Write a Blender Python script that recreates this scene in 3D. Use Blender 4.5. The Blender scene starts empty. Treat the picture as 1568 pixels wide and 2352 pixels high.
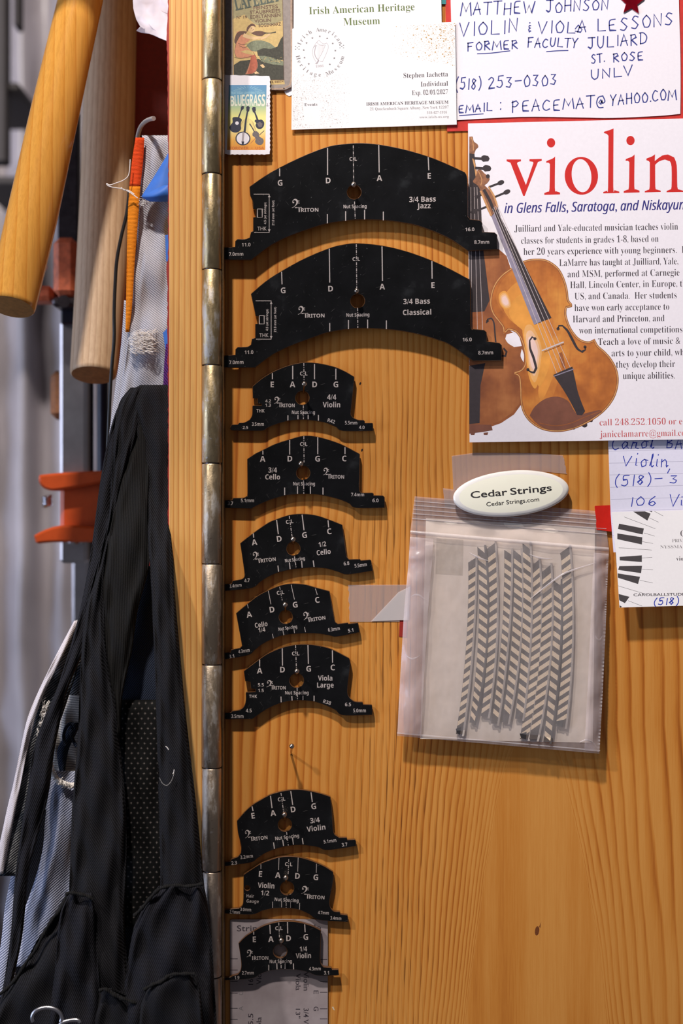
import bpy, math, random
from mathutils import Vector
from mathutils.geometry import tessellate_polygon

scene = bpy.context.scene
COL = scene.collection
random.seed(7)

# ------------------------------------------------------------------ camera
S = 0.000235            # metres per photo pixel on the door's front face
D = 0.78                # distance from the lens to the door's front face (y = 0)
cam = bpy.data.cameras.new('camera')
cam.sensor_fit = 'VERTICAL'
cam.sensor_height = 36.0
cam.sensor_width = 24.0
cam.lens = 36.0 * D / (2352 * S)
cam.clip_start = 0.02
cam.clip_end = 30
cam.dof.use_dof = True
cam.dof.focus_distance = D - 0.004
cam.dof.aperture_fstop = 5.6
cam_o = bpy.data.objects.new('camera', cam)
cam_o.location = (0, -D, 0)
cam_o.rotation_euler = (math.pi / 2, 0, 0)
COL.objects.link(cam_o)
scene.camera = cam_o

# ------------------------------------------------------------------ view, world, lights
vs = scene.view_settings
vs.view_transform = 'Standard'
vs.look = 'None'
vs.exposure = 0.0
vs.gamma = 1.0
vs.use_curve_mapping = False

world = bpy.data.worlds.new('room_ambience')
scene.world = world
world.use_nodes = True
bg = world.node_tree.nodes['Background']
bg.inputs[0].default_value = (0.62, 0.60, 0.66, 1)
bg.inputs[1].default_value = 0.13


def area_light(name, loc, target, size, power, color, size_y=None):
    l = bpy.data.lights.new(name, 'AREA')
    l.energy = power
    l.color = color
    l.size = size
    if size_y:
        l.shape = 'RECTANGLE'
        l.size_y = size_y
    o = bpy.data.objects.new(name, l)
    o.location = loc
    d = Vector(target) - Vector(loc)
    o.rotation_euler = d.to_track_quat('-Z', 'Y').to_euler()
    COL.objects.link(o)
    return o


area_light('ceiling_lamp', (-0.26, -0.70, 1.19), (0, 0, 0.05), 0.062, 22.0, (1.0, 0.93, 0.87))
area_light('bench_lamp', (-0.95, -0.90, 0.98), (0, 0, 0), 0.07, 11, (1.0, 0.95, 0.91))
area_light('window_daylight', (-2.3, -0.85, -0.10), (-0.1, 0.1, -0.1), 0.9, 27, (0.56, 0.70, 1.0), 1.1)
area_light('back_window_daylight', (-1.7, 0.35, 0.25), (-0.35, 0.95, -0.1), 0.7, 5, (0.74, 0.80, 1.0), 0.9)


# ------------------------------------------------------------------ projection helpers
def P(px, py, y):
    """World point at depth y seen at photo pixel (px, py)."""
    k = (D + y) / D
    return Vector(((px - 784) * S * k, y, (1176 - py) * S * k))


class Plane:
    """A flat sheet: depth a at height of photo row p1, depth b at row p2 (measured from the photo)."""

    def __init__(self, a, b=None, p1=0, p2=2352):
        if b is None:
            self.a, self.c = a, 0.0
        else:
            z1, z2 = P(0, p1, a).z, P(0, p2, b).z
            self.c = (b - a) / (z2 - z1)
            self.a = a - self.c * z1

    def __call__(self, px, py, lift=0.0):
        a = self.a - lift
        k = (D + a) / (D - self.c * (1176 - py) * S)
        return Vector(((px - 784) * S * k, D * (k - 1), (1176 - py) * S * k))


class Print(Plane):
    """A printed sheet: ink layers lie almost flush with the paper."""

    def __call__(self, px, py, lift=0.0):
        return Plane.__call__(self, px, py, lift * .22)


# ------------------------------------------------------------------ mesh builder
class MB:
    def __init__(self):
        self.v, self.f, self.m, self.sm = [], [], [], []

    def add(self, verts, faces, mi=0, smooth=False):
        b = len(self.v)
        self.v.extend(tuple(p) for p in verts)
        for f in faces:
            self.f.append(tuple(b + i for i in f))
            self.m.append(mi)
            self.sm.append(smooth)

    def build(self, name, mats, parent=None, label=None, uv=None):
        if not isinstance(mats, (list, tuple)):
            mats = [mats]
        off = Vector(parent['origin_hint']) if parent is not None and 'origin_hint' in parent else Vector((0, 0, 0))
        me = bpy.data.meshes.new(name)
        me.from_pydata([(x - off.x, y - off.y, z - off.z) for x, y, z in self.v], [], self.f)
        for mt in mats:
            me.materials.append(mt)
        me.polygons.foreach_set('material_index', self.m)
        me.polygons.foreach_set('use_smooth', self.sm)
        me.update()
        o = bpy.data.objects.new(name, me)
        COL.objects.link(o)
        if parent is not None:
            o.parent = parent
            if 'origin_hint' in parent:
                o['origin_hint'] = parent['origin_hint']
        if label:
            o['label'] = label
        return o


def thing(name, label, cat, loc, group=None):
    o = bpy.data.objects.new(name, None)
    o.empty_display_size = 0.01
    o.location = loc
    o['origin_hint'] = tuple(loc)
    o['label'] = label
    o['category'] = cat
    if group:
        o['group'] = group
    COL.objects.link(o)
    return o


def tag(o, label, cat, group=None):
    o['label'] = label
    o['category'] = cat
    if group:
        o['group'] = group
    return o


def struct(name, mb, mats):
    o = mb.build(name, mats)
    o['kind'] = 'structure'
    return o


# ------------------------------------------------------------------ curves in pixel space
def catmull(pts, n=6, closed=False, corner=38):
    """Smooth a pixel polyline; points that turn by more than `corner` degrees stay sharp."""
    N = len(pts)
    out = []

    def turn(i):
        if not closed and (i <= 0 or i >= N - 1):
            return 180
        a, b, c = pts[(i - 1) % N], pts[i % N], pts[(i + 1) % N]
        a1 = math.atan2(b[1] - a[1], b[0] - a[0])
        a2 = math.atan2(c[1] - b[1], c[0] - b[0])
        d = abs(math.degrees(a2 - a1)) % 360
        return min(d, 360 - d)

    sharp = [turn(i) > corner for i in range(N)]
    segs = N if closed else N - 1
    for i in range(segs):
        p1, p2 = pts[i], pts[(i + 1) % N]
        p0 = pts[i - 1] if (closed or i > 0) else p1
        p3 = pts[(i + 2) % N] if (closed or i + 2 < N) else p2
        if sharp[i]:
            p0 = p1
        if sharp[(i + 1) % N]:
            p3 = p2
        L = math.hypot(p2[0] - p1[0], p2[1] - p1[1])
        nn = 1 if (sharp[i] and sharp[(i + 1) % N]) else max(2, min(n, int(L / 3) + 1))
        for k in range(nn):
            t = k / nn
            r = []
            for j in range(len(p1)):
                r.append(0.5 * (2 * p1[j] + (p2[j] - p0[j]) * t + (2 * p0[j] - 5 * p1[j] + 4 * p2[j] - p3[j]) * t * t
                                + (3 * p1[j] - p0[j] - 3 * p2[j] + p3[j]) * t ** 3))
            out.append(tuple(r))
    if not closed:
        out.append(tuple(pts[-1]))
    return out


def ellipse(cx, cy, rx, ry, n=28, rot=0.0, a0=0, a1=360):
    c, s = math.cos(math.radians(rot)), math.sin(math.radians(rot))
    full = (a1 - a0) >= 360
    m = n if full else n + 1
    r = []
    for i in range(m):
        a = math.radians(a0 + (a1 - a0) * i / n)
        x, y = rx * math.cos(a), ry * math.sin(a)
        r.append((cx + x * c + y * s, cy - x * s + y * c))
    return r


def poly(mb, pl, loops, lift=0.0, mi=0):
    """Flat printed/cut shape on sheet `pl`; the first loop is the outline, the others are holes."""
    if not isinstance(loops[0][0], (tuple, list)):
        loops = [loops]
    flat = [p for l in loops for p in l]
    tris = tessellate_polygon([[Vector((x, -y, 0)) for x, y in l] for l in loops])
    verts = [pl(x, y, lift) for x, y in flat]
    fs = []
    for t in tris:
        a, b, c = (flat[i] for i in t)
        ar = (b[0] - a[0]) * (c[1] - a[1]) - (b[1] - a[1]) * (c[0] - a[0])
        fs.append(tuple(t) if ar < 0 else (t[0], t[2], t[1]))
    mb.add(verts, fs, mi)


def slab(mb, pl, loops, thick, mi=0, side=None, bevel=0.0, lift=0.0):
    """A cut sheet with real thickness; front face on `pl`, optional small chamfer round the front edge."""
    if not isinstance(loops[0][0], (tuple, list)):
        loops = [loops]
    side = mi if side is None else side
    poly(mb, pl, loops, lift, mi)
    b0 = len(mb.v) - sum(len(l) for l in loops)
    i0 = b0
    for li, l in enumerate(loops):
        n = len(l)
        area = sum(l[i][0] * l[(i + 1) % n][1] - l[(i + 1) % n][0] * l[i][1] for i in range(n))
        idx = list(range(n)) if (area > 0) else list(range(n - 1, -1, -1))
        if li > 0:
            idx = idx[::-1]
        front = [Vector(mb.v[i0 + i]) for i in idx]
        rings = [front]
        if bevel > 0:
            mid = []
            for k in range(n):
                p, q, r = front[k - 1], front[k], front[(k + 1) % n]
                t = (r - p)
                nrm = Vector((t.z, 0, -t.x))
                nrm = -nrm
                if nrm.length > 1e-9:
                    nrm.normalize()
                mid.append(q + nrm * bevel + Vector((0, bevel, 0)))
            rings.append(mid)
        last = rings[-1]
        rings.append([Vector((v.x, f.y + thick, v.z)) for v, f in zip(last, front)])
        vs_, fs_ = [], []
        for r in rings:
            vs_ += r
        for k in range(len(rings) - 1):
            for i in range(n):
                j = (i + 1) % n
                fs_.append((k * n + i, k * n + j, (k + 1) * n + j, (k + 1) * n + i))
        mb.add(vs_, fs_, side)
        i0 += n
    # back face
    flat = [p for l in loops for p in l]
    nv = len(flat)
    nf = len(mb.f)
    cnt = 0
    tris = tessellate_polygon([[Vector((x, -y, 0)) for x, y in l] for l in loops])
    verts = [pl(x, y, lift) + Vector((0, thick, 0)) for x, y in flat]
    fs = []
    for t in tris:
        a, b, c = (flat[i] for i in t)
        ar = (b[0] - a[0]) * (c[1] - a[1]) - (b[1] - a[1]) * (c[0] - a[0])
        fs.append(tuple(t) if ar > 0 else (t[0], t[2], t[1]))
    mb.add(verts, fs, side)


def ribbon(mb, pl, pts, w, lift=0.0, mi=0, cap=True):
    """Flat stroke of pixel width w (number or list) along a pixel polyline."""
    n = len(pts)
    if n < 2:
        return
    ws = [w] * n if not isinstance(w, (list, tuple)) else list(w)
    if cap and not isinstance(w, (list, tuple)):
        pts = list(pts)
        for e, q in ((0, 1), (-1, -2)):
            dx, dy = pts[e][0] - pts[q][0], pts[e][1] - pts[q][1]
            L = math.hypot(dx, dy) or 1
            pts[e] = (pts[e][0] + dx / L * ws[0] * .4, pts[e][1] + dy / L * ws[0] * .4)
    L_, R_ = [], []
    for i in range(n):
        a, b = pts[max(0, i - 1)], pts[min(n - 1, i + 1)]
        dx, dy = b[0] - a[0], b[1] - a[1]
        L = math.hypot(dx, dy) or 1
        nx, ny = -dy / L, dx / L
        k = 1.0
        if 0 < i < n - 1:
            ex, ey = pts[i][0] - a[0], pts[i][1] - a[1]
            el = math.hypot(ex, ey) or 1
            c = abs((ex * dx + ey * dy) / (el * L))
            k = 1 / max(c, 0.55)
        h = ws[i] * .5 * k
        L_.append(pl(pts[i][0] + nx * h, pts[i][1] + ny * h, lift))
        R_.append(pl(pts[i][0] - nx * h, pts[i][1] - ny * h, lift))
    mb.add(L_ + R_, [(i, i + 1, n + i + 1, n + i) for i in range(n - 1)], mi)


def star(cx, cy, r, r2=None, rot=0, n=5):
    r2 = r * .42 if r2 is None else r2
    out = []
    for i in range(2 * n):
        a = math.radians(rot - 90 + i * 180 / n)
        q = r if i % 2 == 0 else r2
        out.append((cx + q * math.cos(a), cy + q * math.sin(a)))
    return out


# ------------------------------------------------------------------ lettering
_STYLE = {'sans': None, 'bold': (0x1D5D4, 0x1D5EE, 0x1D7EC), 'serif': (0x1D400, 0x1D41A, 0x1D7CE),
          'ital': (0x1D608, 0x1D622, None), 'script': (0x1D63C, 0x1D656, None)}
_cache = {}


def _glyphs(s, style, offset):
    key = (s, style, offset)
    if key in _cache:
        return _cache[key]
    st = _STYLE[style]
    t = s
    if st:
        t = ''
        for c in s:
            if 'A' <= c <= 'Z':
                t += chr(st[0] + ord(c) - 65)
            elif 'a' <= c <= 'z':
                t += chr(st[1] + ord(c) - 97)
            elif '0' <= c <= '9' and st[2]:
                t += chr(st[2] + ord(c) - 48)
            else:
                t += c
    cu = bpy.data.curves.new('lettering_curve', 'FONT')
    cu.body = t
    cu.resolution_u = 3
    cu.offset = offset
    ob = bpy.data.objects.new('lettering_curve', cu)
    me = ob.to_mesh()
    v = [(p.co.x, p.co.y) for p in me.vertices]
    f = [tuple(p.vertices) for p in me.polygons]
    ob.to_mesh_clear()
    bpy.data.objects.remove(ob)
    bpy.data.curves.remove(cu)
    _cache[key] = (v, f)
    return v, f


_caph = {}


def text(mb, pl, s, x0, y0, x1, y1, cap, style='bold', lift=0.00005, mi=0, offset=0.0, shear=0.0):
    """Printed line: left edge (x0,y0) and right edge (x1,y1) of the baseline in photo pixels, cap height in pixels."""
    v, f = _glyphs(s, style, offset)
    if not v:
        return
    if (style, offset) not in _caph:
        hv, _ = _glyphs('H', style, offset)
        _caph[(style, offset)] = max(p[1] for p in hv) - min(p[1] for p in hv)
    ch = _caph[(style, offset)]
    xa, xb = min(p[0] for p in v), max(p[0] for p in v)
    L = math.hypot(x1 - x0, y1 - y0)
    ux, uy = (x1 - x0) / L, (y1 - y0) / L
    sx, sy = L / (xb - xa), cap / ch
    out = []
    for x, y in v:
        a, b = (x - xa) * sx + y * sy * shear, y * sy
        out.append(pl(x0 + ux * a + uy * b, y0 + uy * a - ux * b, lift))
    mb.add(out, f, mi)


def text_c(mb, pl, s, cx, cy, cap, rot=0.0, style='bold', lift=0.00005, mi=0, offset=0.0, width=None):
    """Printed word centred on (cx, cy); rot in degrees, counter-clockwise in the picture."""
    v, f = _glyphs(s, style, offset)
    hv, _ = _glyphs('H', style, offset)
    ch = max(p[1] for p in hv) - min(p[1] for p in hv)
    w = width or (max(p[0] for p in v) - min(p[0] for p in v)) * cap / ch
    c, sn = math.cos(math.radians(rot)), math.sin(math.radians(rot))
    bx, by = cx + sn * cap / 2, cy + c * cap / 2
    text(mb, pl, s, bx - c * w / 2, by + sn * w / 2, bx + c * w / 2, by - sn * w / 2, cap, style, lift, mi, offset)


# hand-printed alphabet, single strokes on a 1 x 1 box (y up)
PEN = {
    'A': [[(0, 0), (.42, 1), (.85, 0)], [(.15, .38), (.8, .42)]],
    'B': [[(.1, 0), (.1, 1)], [(.1, 1), (.6, .95), (.65, .7), (.15, .52), (.75, .4), (.7, .05), (.1, 0)]],
    'C': [[(.8, .85), (.45, .98), (.1, .6), (.12, .2), (.45, 0), (.85, .12)]],
    'D': [[(.12, 0), (.15, .98)], [(.0, 1), (.5, .98), (.9, .6), (.7, .12), (.1, 0)]],
    'E': [[(.75, .98), (.2, .92), (.12, .5), (.15, .05), (.8, .0)], [(.12, .5), (.6, .52)]],
    'F': [[(.12, 0), (.1, .95)], [(.05, .95), (.8, 1)], [(.1, .52), (.6, .55)]],
    'G': [[(.8, .85), (.45, .98), (.1, .55), (.3, .02), (.8, .1), (.8, .42), (.5, .42)]],
    'H': [[(.1, 0), (.12, 1)], [(.85, 0), (.85, 1)], [(.1, .5), (.85, .52)]],
    'I': [[(.5, 0), (.52, 1)]],
    'J': [[(.1, 1), (.95, .98)], [(.6, 1), (.6, .2), (.4, 0), (.1, .15)]],
    'K': [[(.1, 0), (.1, 1)], [(.8, 1), (.12, .45), (.85, 0)]],
    'L': [[(.15, 1), (.12, .05), (.9, .03)]],
    'M': [[(.0, 0), (.15, 1), (.5, .3), (.85, 1), (1.0, 0)]],
    'N': [[(.08, 0), (.12, 1), (.8, .05), (.88, 1)]],
    'O': [[(.5, .98), (.1, .6), (.25, .05), (.7, .05), (.9, .55), (.5, .98)]],
    'P': [[(.15, 0), (.15, .98)], [(.05, .85), (.55, 1), (.8, .75), (.5, .5), (.15, .5)]],
    'Q': [[(.5, .98), (.1, .6), (.25, .05), (.7, .05), (.9, .55), (.5, .98)], [(.6, .3), (.95, -.05)]],
    'R': [[(.12, 0), (.12, .98)], [(.05, .95), (.6, 1), (.75, .72), (.2, .5), (.85, 0)]],
    'S': [[(.8, .9), (.45, 1), (.2, .75), (.5, .52), (.78, .28), (.5, .0), (.1, .08)]],
    'T': [[(.0, .98), (.95, 1)], [(.5, .98), (.48, 0)]],
    'U': [[(.12, 1), (.12, .3), (.4, 0), (.75, .2), (.85, 1)]],
    'V': [[(.0, 1), (.4, 0), (.9, 1)]],
    'W': [[(0, 1), (.25, 0), (.5, .7), (.75, 0), (1, 1)]],
    'X': [[(0, 0), (.9, 1)], [(0, 1), (.9, 0)]],
    'Y': [[(.05, 1), (.4, .5), (.9, 1)], [(.45, .55), (.35, 0)]],
    'Z': [[(.0, 1), (.9, 1), (.0, 0), (.95, 0)]],
    '0': [[(.5, 1), (.12, .55), (.3, .03), (.75, .1), (.85, .6), (.5, 1)]],
    '1': [[(.45, 0), (.55, 1)]],
    '2': [[(.1, .8), (.45, 1), (.75, .75), (.1, .02), (.9, .05)]],
    '3': [[(.15, .95), (.7, .95), (.35, .55), (.75, .35), (.55, .02), (.1, .1)]],
    '5': [[(.85, 1), (.25, .97), (.2, .58), (.65, .6), (.75, .25), (.45, .0), (.05, .1)]],
    '6': [[(.7, 1), (.25, .6), (.15, .2), (.5, 0), (.8, .25), (.55, .48), (.18, .25)]],
    '8': [[(.75, .85), (.4, 1), (.25, .75), (.7, .3), (.45, 0), (.15, .25), (.75, .8)]],
    '(': [[(.75, 1.15), (.3, .7), (.25, .2), (.6, -.2)]],
    ')': [[(.2, 1.15), (.6, .7), (.6, .2), (.2, -.2)]],
    '-': [[(.1, .5), (.9, .52)]],
    '.': [[(.45, .0), (.52, .05)]],
    ':': [[(.45, .05), (.5, .12)], [(.45, .75), (.5, .82)]],
    ',': [[(.6, .15), (.3, -.3)]],
    '&': [[(.7, .75), (.4, .8), (.35, .6), (.6, .5), (.3, .35), (.4, .1), (.75, .15)], [(.5, 1.05), (.52, 1.1)]],
    '@': [[(.65, .35), (.45, .65), (.25, .4), (.45, .25), (.65, .6), (.7, .3), (.95, .5), (.7, .95), (.2, .85), (.0, .4), (.25, .0), (.75, -.02)]],
    'a': [[(.75, .5), (.4, .6), (.1, .3), (.3, .0), (.7, .3), (.75, .55), (.72, .1), (.95, .05)]],
    'r': [[(.05, .05), (.25, .6), (.3, .5), (.7, .52), (.6, .1), (.95, .05)]],
    'o': [[(.5, .58), (.15, .35), (.3, .0), (.75, .12), (.7, .5), (.45, .58), (.95, .5)]],
    'l': [[(.1, .1), (.6, .85), (.55, 1.05), (.4, .9), (.4, .1), (.75, .0), (.95, .1)]],
    'i': [[(.4, .6), (.4, .05), (.65, .05)], [(.5, .95), (.53, 1.0)]],
    'n': [[(.1, .6), (.12, 0)], [(.12, .4), (.5, .6), (.7, .4), (.72, .0), (.95, .1)]],
}


def pen(mb, pl, s, x0, y0, x1, y1, h, w=2.6, lift=0.00005, mi=0, slant=.12, adv=None, seed=1):
    """Handwritten line, each character a smooth pen stroke; baseline from (x0,y0) to (x1,y1) in photo pixels."""
    rnd = random.Random(seed)
    wd = {'I': .45, '1': .4, '.': .3, ':': .3, ' ': .55, ',': .35, 'M': 1.15, 'W': 1.2, 'i': .55, 'l': .5, '(': .6, ')': .6}
    ws = [wd.get(c, .9) for c in s]
    tot = sum(ws)
    L = math.hypot(x1 - x0, y1 - y0)
    ux, uy = (x1 - x0) / L, (y1 - y0) / L
    a = 0
    for c, q in zip(s, ws):
        cw = q / tot * L
        if c != ' ':
            jy = rnd.uniform(-.06, .06) * h
            js = rnd.uniform(.92, 1.08)
            for st in PEN[c]:
                pts = []
                for x, y in st:
                    u = a + x * cw * .84 + slant * y * h
                    v_ = y * h * js + jy
                    pts.append((x0 + ux * u + uy * v_, y0 + uy * u - ux * v_))
                pts = catmull(pts, 5, corner=75) if len(pts) > 2 else pts
                ribbon(mb, pl, pts, w, lift, mi)
        a += cw


def clef(mb, pl, x0, y0, x1, y1, rot=0.0, lift=0.00005, mi=0):
    """Small bass-clef emblem filling the pixel box (x0,y0)-(x1,y1)."""
    cx, cy, w, h = (x0 + x1) / 2, (y0 + y1) / 2, x1 - x0, y1 - y0
    c, s = math.cos(math.radians(rot)), math.sin(math.radians(rot))

    def T(u, v):
        a, b = (u - .5) * w, (v - .5) * h
        return (cx + a * c + b * s, cy - a * s + b * c)
    ctr = [(.16, .38), (.1, .22), (.25, .06), (.5, .02), (.72, .2), (.7, .45), (.52, .7), (.28, .9), (.0, 1.0)]
    ctr = catmull(ctr, 4, corner=170)
    n = len(ctr)
    wid = [w * (.05 + .2 * math.sin(math.pi * min(1, max(0, (i / (n - 1) - .15) / .7))) ** 1.5) for i in range(n)]
    ribbon(mb, pl, [T(*p) for p in ctr], wid, lift, mi)
    poly(mb, pl, [T(.2 + .13 * math.cos(a * .5236), .36 + .1 * math.sin(a * .5236)) for a in range(12)], lift, mi)
    for dy in (.2, .45):
        poly(mb, pl, [T(.95 + .08 * math.cos(a * .785), dy + .065 * math.sin(a * .785)) for a in range(8)], lift, mi)


# ------------------------------------------------------------------ solids
def tube(mb, pts, r, n=10, mi=0, caps=True):
    """Round bar along world points; r a number or a list."""
    pts = [Vector(p) for p in pts]
    m = len(pts)
    rs = [r] * m if not isinstance(r, (list, tuple)) else r
    prev = None
    rings = []
    for i in range(m):
        t = (pts[min(m - 1, i + 1)] - pts[max(0, i - 1)]).normalized()
        if prev is None:
            up = Vector((0, 1, 0)) if abs(t.y) < .9 else Vector((1, 0, 0))
            a = t.cross(up).normalized()
        else:
            a = (prev - t * prev.dot(t)).normalized()
        prev = a
        b = t.cross(a)
        rings.append([pts[i] + a * rs[i] * math.cos(2 * math.pi * k / n) + b * rs[i] * math.sin(2 * math.pi * k / n) for k in range(n)])
    vs_ = [v for rr in rings for v in rr]
    fs = [(i * n + k, i * n + (k + 1) % n, (i + 1) * n + (k + 1) % n, (i + 1) * n + k) for i in range(m - 1) for k in range(n)]
    mb.add(vs_, fs, mi, True)
    if caps:
        mb.add(rings[0], [tuple(range(n))[::-1]], mi)
        mb.add(rings[-1], [tuple(range(n))], mi)


def box(mb, a, b, mi=0, ch=0.0):
    """Axis-aligned box with a small chamfer on its edges."""
    x0, y0, z0 = (min(a[i], b[i]) for i in range(3))
    x1, y1, z1 = (max(a[i], b[i]) for i in range(3))
    if ch <= 0:
        v = [(x0, y0, z0), (x1, y0, z0), (x1, y1, z0), (x0, y1, z0), (x0, y0, z1), (x1, y0, z1), (x1, y1, z1), (x0, y1, z1)]
        mb.add(v, [(0, 3, 2, 1), (4, 5, 6, 7), (0, 1, 5, 4), (1, 2, 6, 5), (2, 3, 7, 6), (3, 0, 4, 7)], mi)
        return
    import itertools
    c = ch
    v = []
    idx = {}
    for sx, sy, sz in itertools.product((0, 1), repeat=3):
        X, Y, Z = (x1 if sx else x0), (y1 if sy else y0), (z1 if sz else z0)
        dx, dy, dz = (-c if sx else c), (-c if sy else c), (-c if sz else c)
        for ax, p in enumerate(((X, Y + dy, Z + dz), (X + dx, Y, Z + dz), (X + dx, Y + dy, Z))):
            idx[(sx, sy, sz, ax)] = len(v)
            v.append(p)
    fs = []
    for s_ in (0, 1):
        fs.append([idx[(s_, 0, 0, 0)], idx[(s_, 1, 0, 0)], idx[(s_, 1, 1, 0)], idx[(s_, 0, 1, 0)]])
        fs.append([idx[(0, s_, 0, 1)], idx[(1, s_, 0, 1)], idx[(1, s_, 1, 1)], idx[(0, s_, 1, 1)]])
        fs.append([idx[(0, 0, s_, 2)], idx[(1, 0, s_, 2)], idx[(1, 1, s_, 2)], idx[(0, 1, s_, 2)]])
    for p, q in itertools.product((0, 1), repeat=2):
        fs.append([idx[(p, q, 0, 0)], idx[(p, q, 1, 0)], idx[(p, q, 1, 1)], idx[(p, q, 0, 1)]])
        fs.append([idx[(p, 0, q, 0)], idx[(p, 1, q, 0)], idx[(p, 1, q, 2)], idx[(p, 0, q, 2)]])
        fs.append([idx[(0, p, q, 1)], idx[(1, p, q, 1)], idx[(1, p, q, 2)], idx[(0, p, q, 2)]])
    for t in itertools.product((0, 1), repeat=3):
        fs.append([idx[t + (0,)], idx[t + (1,)], idx[t + (2,)]])
    cen = Vector(((x0 + x1) / 2, (y0 + y1) / 2, (z0 + z1) / 2))
    out = []
    for f in fs:
        ps = [Vector(v[i]) for i in f]
        nrm = (ps[1] - ps[0]).cross(ps[2] - ps[0])
        fc = sum(ps, Vector()) / len(ps)
        out.append(tuple(f) if nrm.dot(fc - cen) > 0 else tuple(f[::-1]))
    mb.add(v, out, mi)


def ball(mb, c, r, n=12, m=8, mi=0, sq=(1, 1, 1)):
    v, f = [], []
    for i in range(m + 1):
        th = math.pi * i / m
        for k in range(n):
            a = 2 * math.pi * k / n
            v.append((c[0] + r * sq[0] * math.sin(th) * math.cos(a), c[1] + r * sq[1] * math.sin(th) * math.sin(a), c[2] + r * sq[2] * math.cos(th)))
    for i in range(m):
        for k in range(n):
            f.append((i * n + k, (i + 1) * n + k, (i + 1) * n + (k + 1) % n, i * n + (k + 1) % n))
    mb.add(v, f, mi, True)


def cloth(mb, rows, nu=24, nv=60, thick=0.0012, mi=0, wob=0.0, seed=3, mi_fn=None):
    """Hanging cloth lofted through rows (py, [(px, depth), ...]); gets a back layer and closed edges."""
    rnd = random.Random(seed)
    ph = [rnd.uniform(0, 6.28) for _ in range(6)]
    dense = []
    for py, cps in rows:
        c = catmull([(a, b * 1e5) for a, b in cps], 40, corner=181)
        # resample evenly by parameter
        m = len(c)
        dense.append((py, [(c[min(m - 1, round(i * (m - 1) / nu))][0], c[min(m - 1, round(i * (m - 1) / nu))][1] / 1e5) for i in range(nu + 1)]))
    R = len(dense)
    grid = []
    y0, y1 = dense[0][0], dense[-1][0]
    for j in range(nv + 1):
        py = y0 + (y1 - y0) * j / nv
        k = 0
        while k < R - 2 and py > dense[k + 1][0]:
            k += 1
        t = (py - dense[k][0]) / (dense[k + 1][0] - dense[k][0])
        row = []
        for i in range(nu + 1):
            q = []
            p1, p2 = dense[k][1][i], dense[k + 1][1][i]
            h = dense[k + 1][0] - dense[k][0]
            for d in (0, 1):
                m1 = (p2[d] - dense[k - 1][1][i][d]) / (dense[k + 1][0] - dense[k - 1][0]) if k > 0 else (p2[d] - p1[d]) / h
                m2 = (dense[k + 2][1][i][d] - p1[d]) / (dense[k + 2][0] - dense[k][0]) if k + 2 < R else (p2[d] - p1[d]) / h
                t2, t3 = t * t, t * t * t
                q.append((2 * t3 - 3 * t2 + 1) * p1[d] + (t3 - 2 * t2 + t) * h * m1 + (-2 * t3 + 3 * t2) * p2[d] + (t3 - t2) * h * m2)
            w = wob * (math.sin(py / 37 + i * .5 + ph[0]) + .7 * math.sin(py / 19 - i * .8 + ph[1]) + .6 * math.sin(py / 71 + i * 1.3 + ph[2]))
            row.append(P(q[0], py, q[1] + w))
        grid.append(row)
    v = [p for r in grid for p in r] + [p + Vector((0, thick, 0)) for r in grid for p in r]
    W, H = nu + 1, nv + 1
    N = W * H
    for j in range(nv):
        for i in range(nu):
            a, b, c, d = j * W + i, j * W + i + 1, (j + 1) * W + i + 1, (j + 1) * W + i
    fs = []
    for j in range(nv):
        for i in range(nu):
            a, b, c, d = j * W + i, j * W + i + 1, (j + 1) * W + i + 1, (j + 1) * W + i
            fs.append((a, d, c, b))
            fs.append((N + a, N + b, N + c, N + d))
    for i in range(nu):
        fs.append((i, i + 1, N + i + 1, N + i))
        q = nv * W
        fs.append((q + i, N + q + i, N + q + i + 1, q + i + 1))
    for j in range(nv):
        fs.append((j * W, N + j * W, N + (j + 1) * W, (j + 1) * W))
        e = j * W + nu
        fs.append((e, e + W, N + e + W, N + e))
    mb.add(v, fs, mi, True)
    return grid


def band(rows, k=0.004, groove=None):
    """Rows (py, left px, right px, depth) of a padded band -> control points with rolled edges."""
    prof = [(0, 1.0), (.08, .35), (.3, .0), (.5, -.1), (.7, .0), (.92, .35), (1, 1.0)]
    return [(py, [(a + (b - a) * u, y + k * d) for u, d in prof]) for py, a, b, y in rows]
# ------------------------------------------------------------------ materials
def lin(c):
    return tuple(((x / 255) / 12.92 if x <= 10 else (((x / 255) + .055) / 1.055) ** 2.4) for x in c)


def new_mat(name):
    m = bpy.data.materials.new(name)
    m.use_nodes = True
    nt = m.node_tree
    b = nt.nodes['Principled BSDF']
    return m, nt, b


def N(nt, kind, **kw):
    n = nt.nodes.new(kind)
    for k, v in kw.items():
        if k.startswith('i_'):
            n.inputs[k[2:].replace('_', ' ')].default_value = v
        else:
            setattr(n, k, v)
    return n


def ramp(nt, src, stops):
    r = nt.nodes.new('ShaderNodeValToRGB')
    e = r.color_ramp.elements
    while len(e) < len(stops):
        e.new(0.5)
    for el, (p, c) in zip(e, stops):
        el.position = p
        el.color = (*c, 1) if len(c) == 3 else c
    nt.links.new(src, r.inputs[0])
    return r.outputs[0]


def coords(nt, scale=(1, 1, 1), rot=(0, 0, 0), loc=(0, 0, 0)):
    t = nt.nodes.new('ShaderNodeTexCoord')
    mp = nt.nodes.new('ShaderNodeMapping')
    mp.inputs['Scale'].default_value = scale
    mp.inputs['Rotation'].default_value = rot
    mp.inputs['Location'].default_value = loc
    nt.links.new(t.outputs['Object'], mp.inputs[0])
    return mp.outputs[0]


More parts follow.
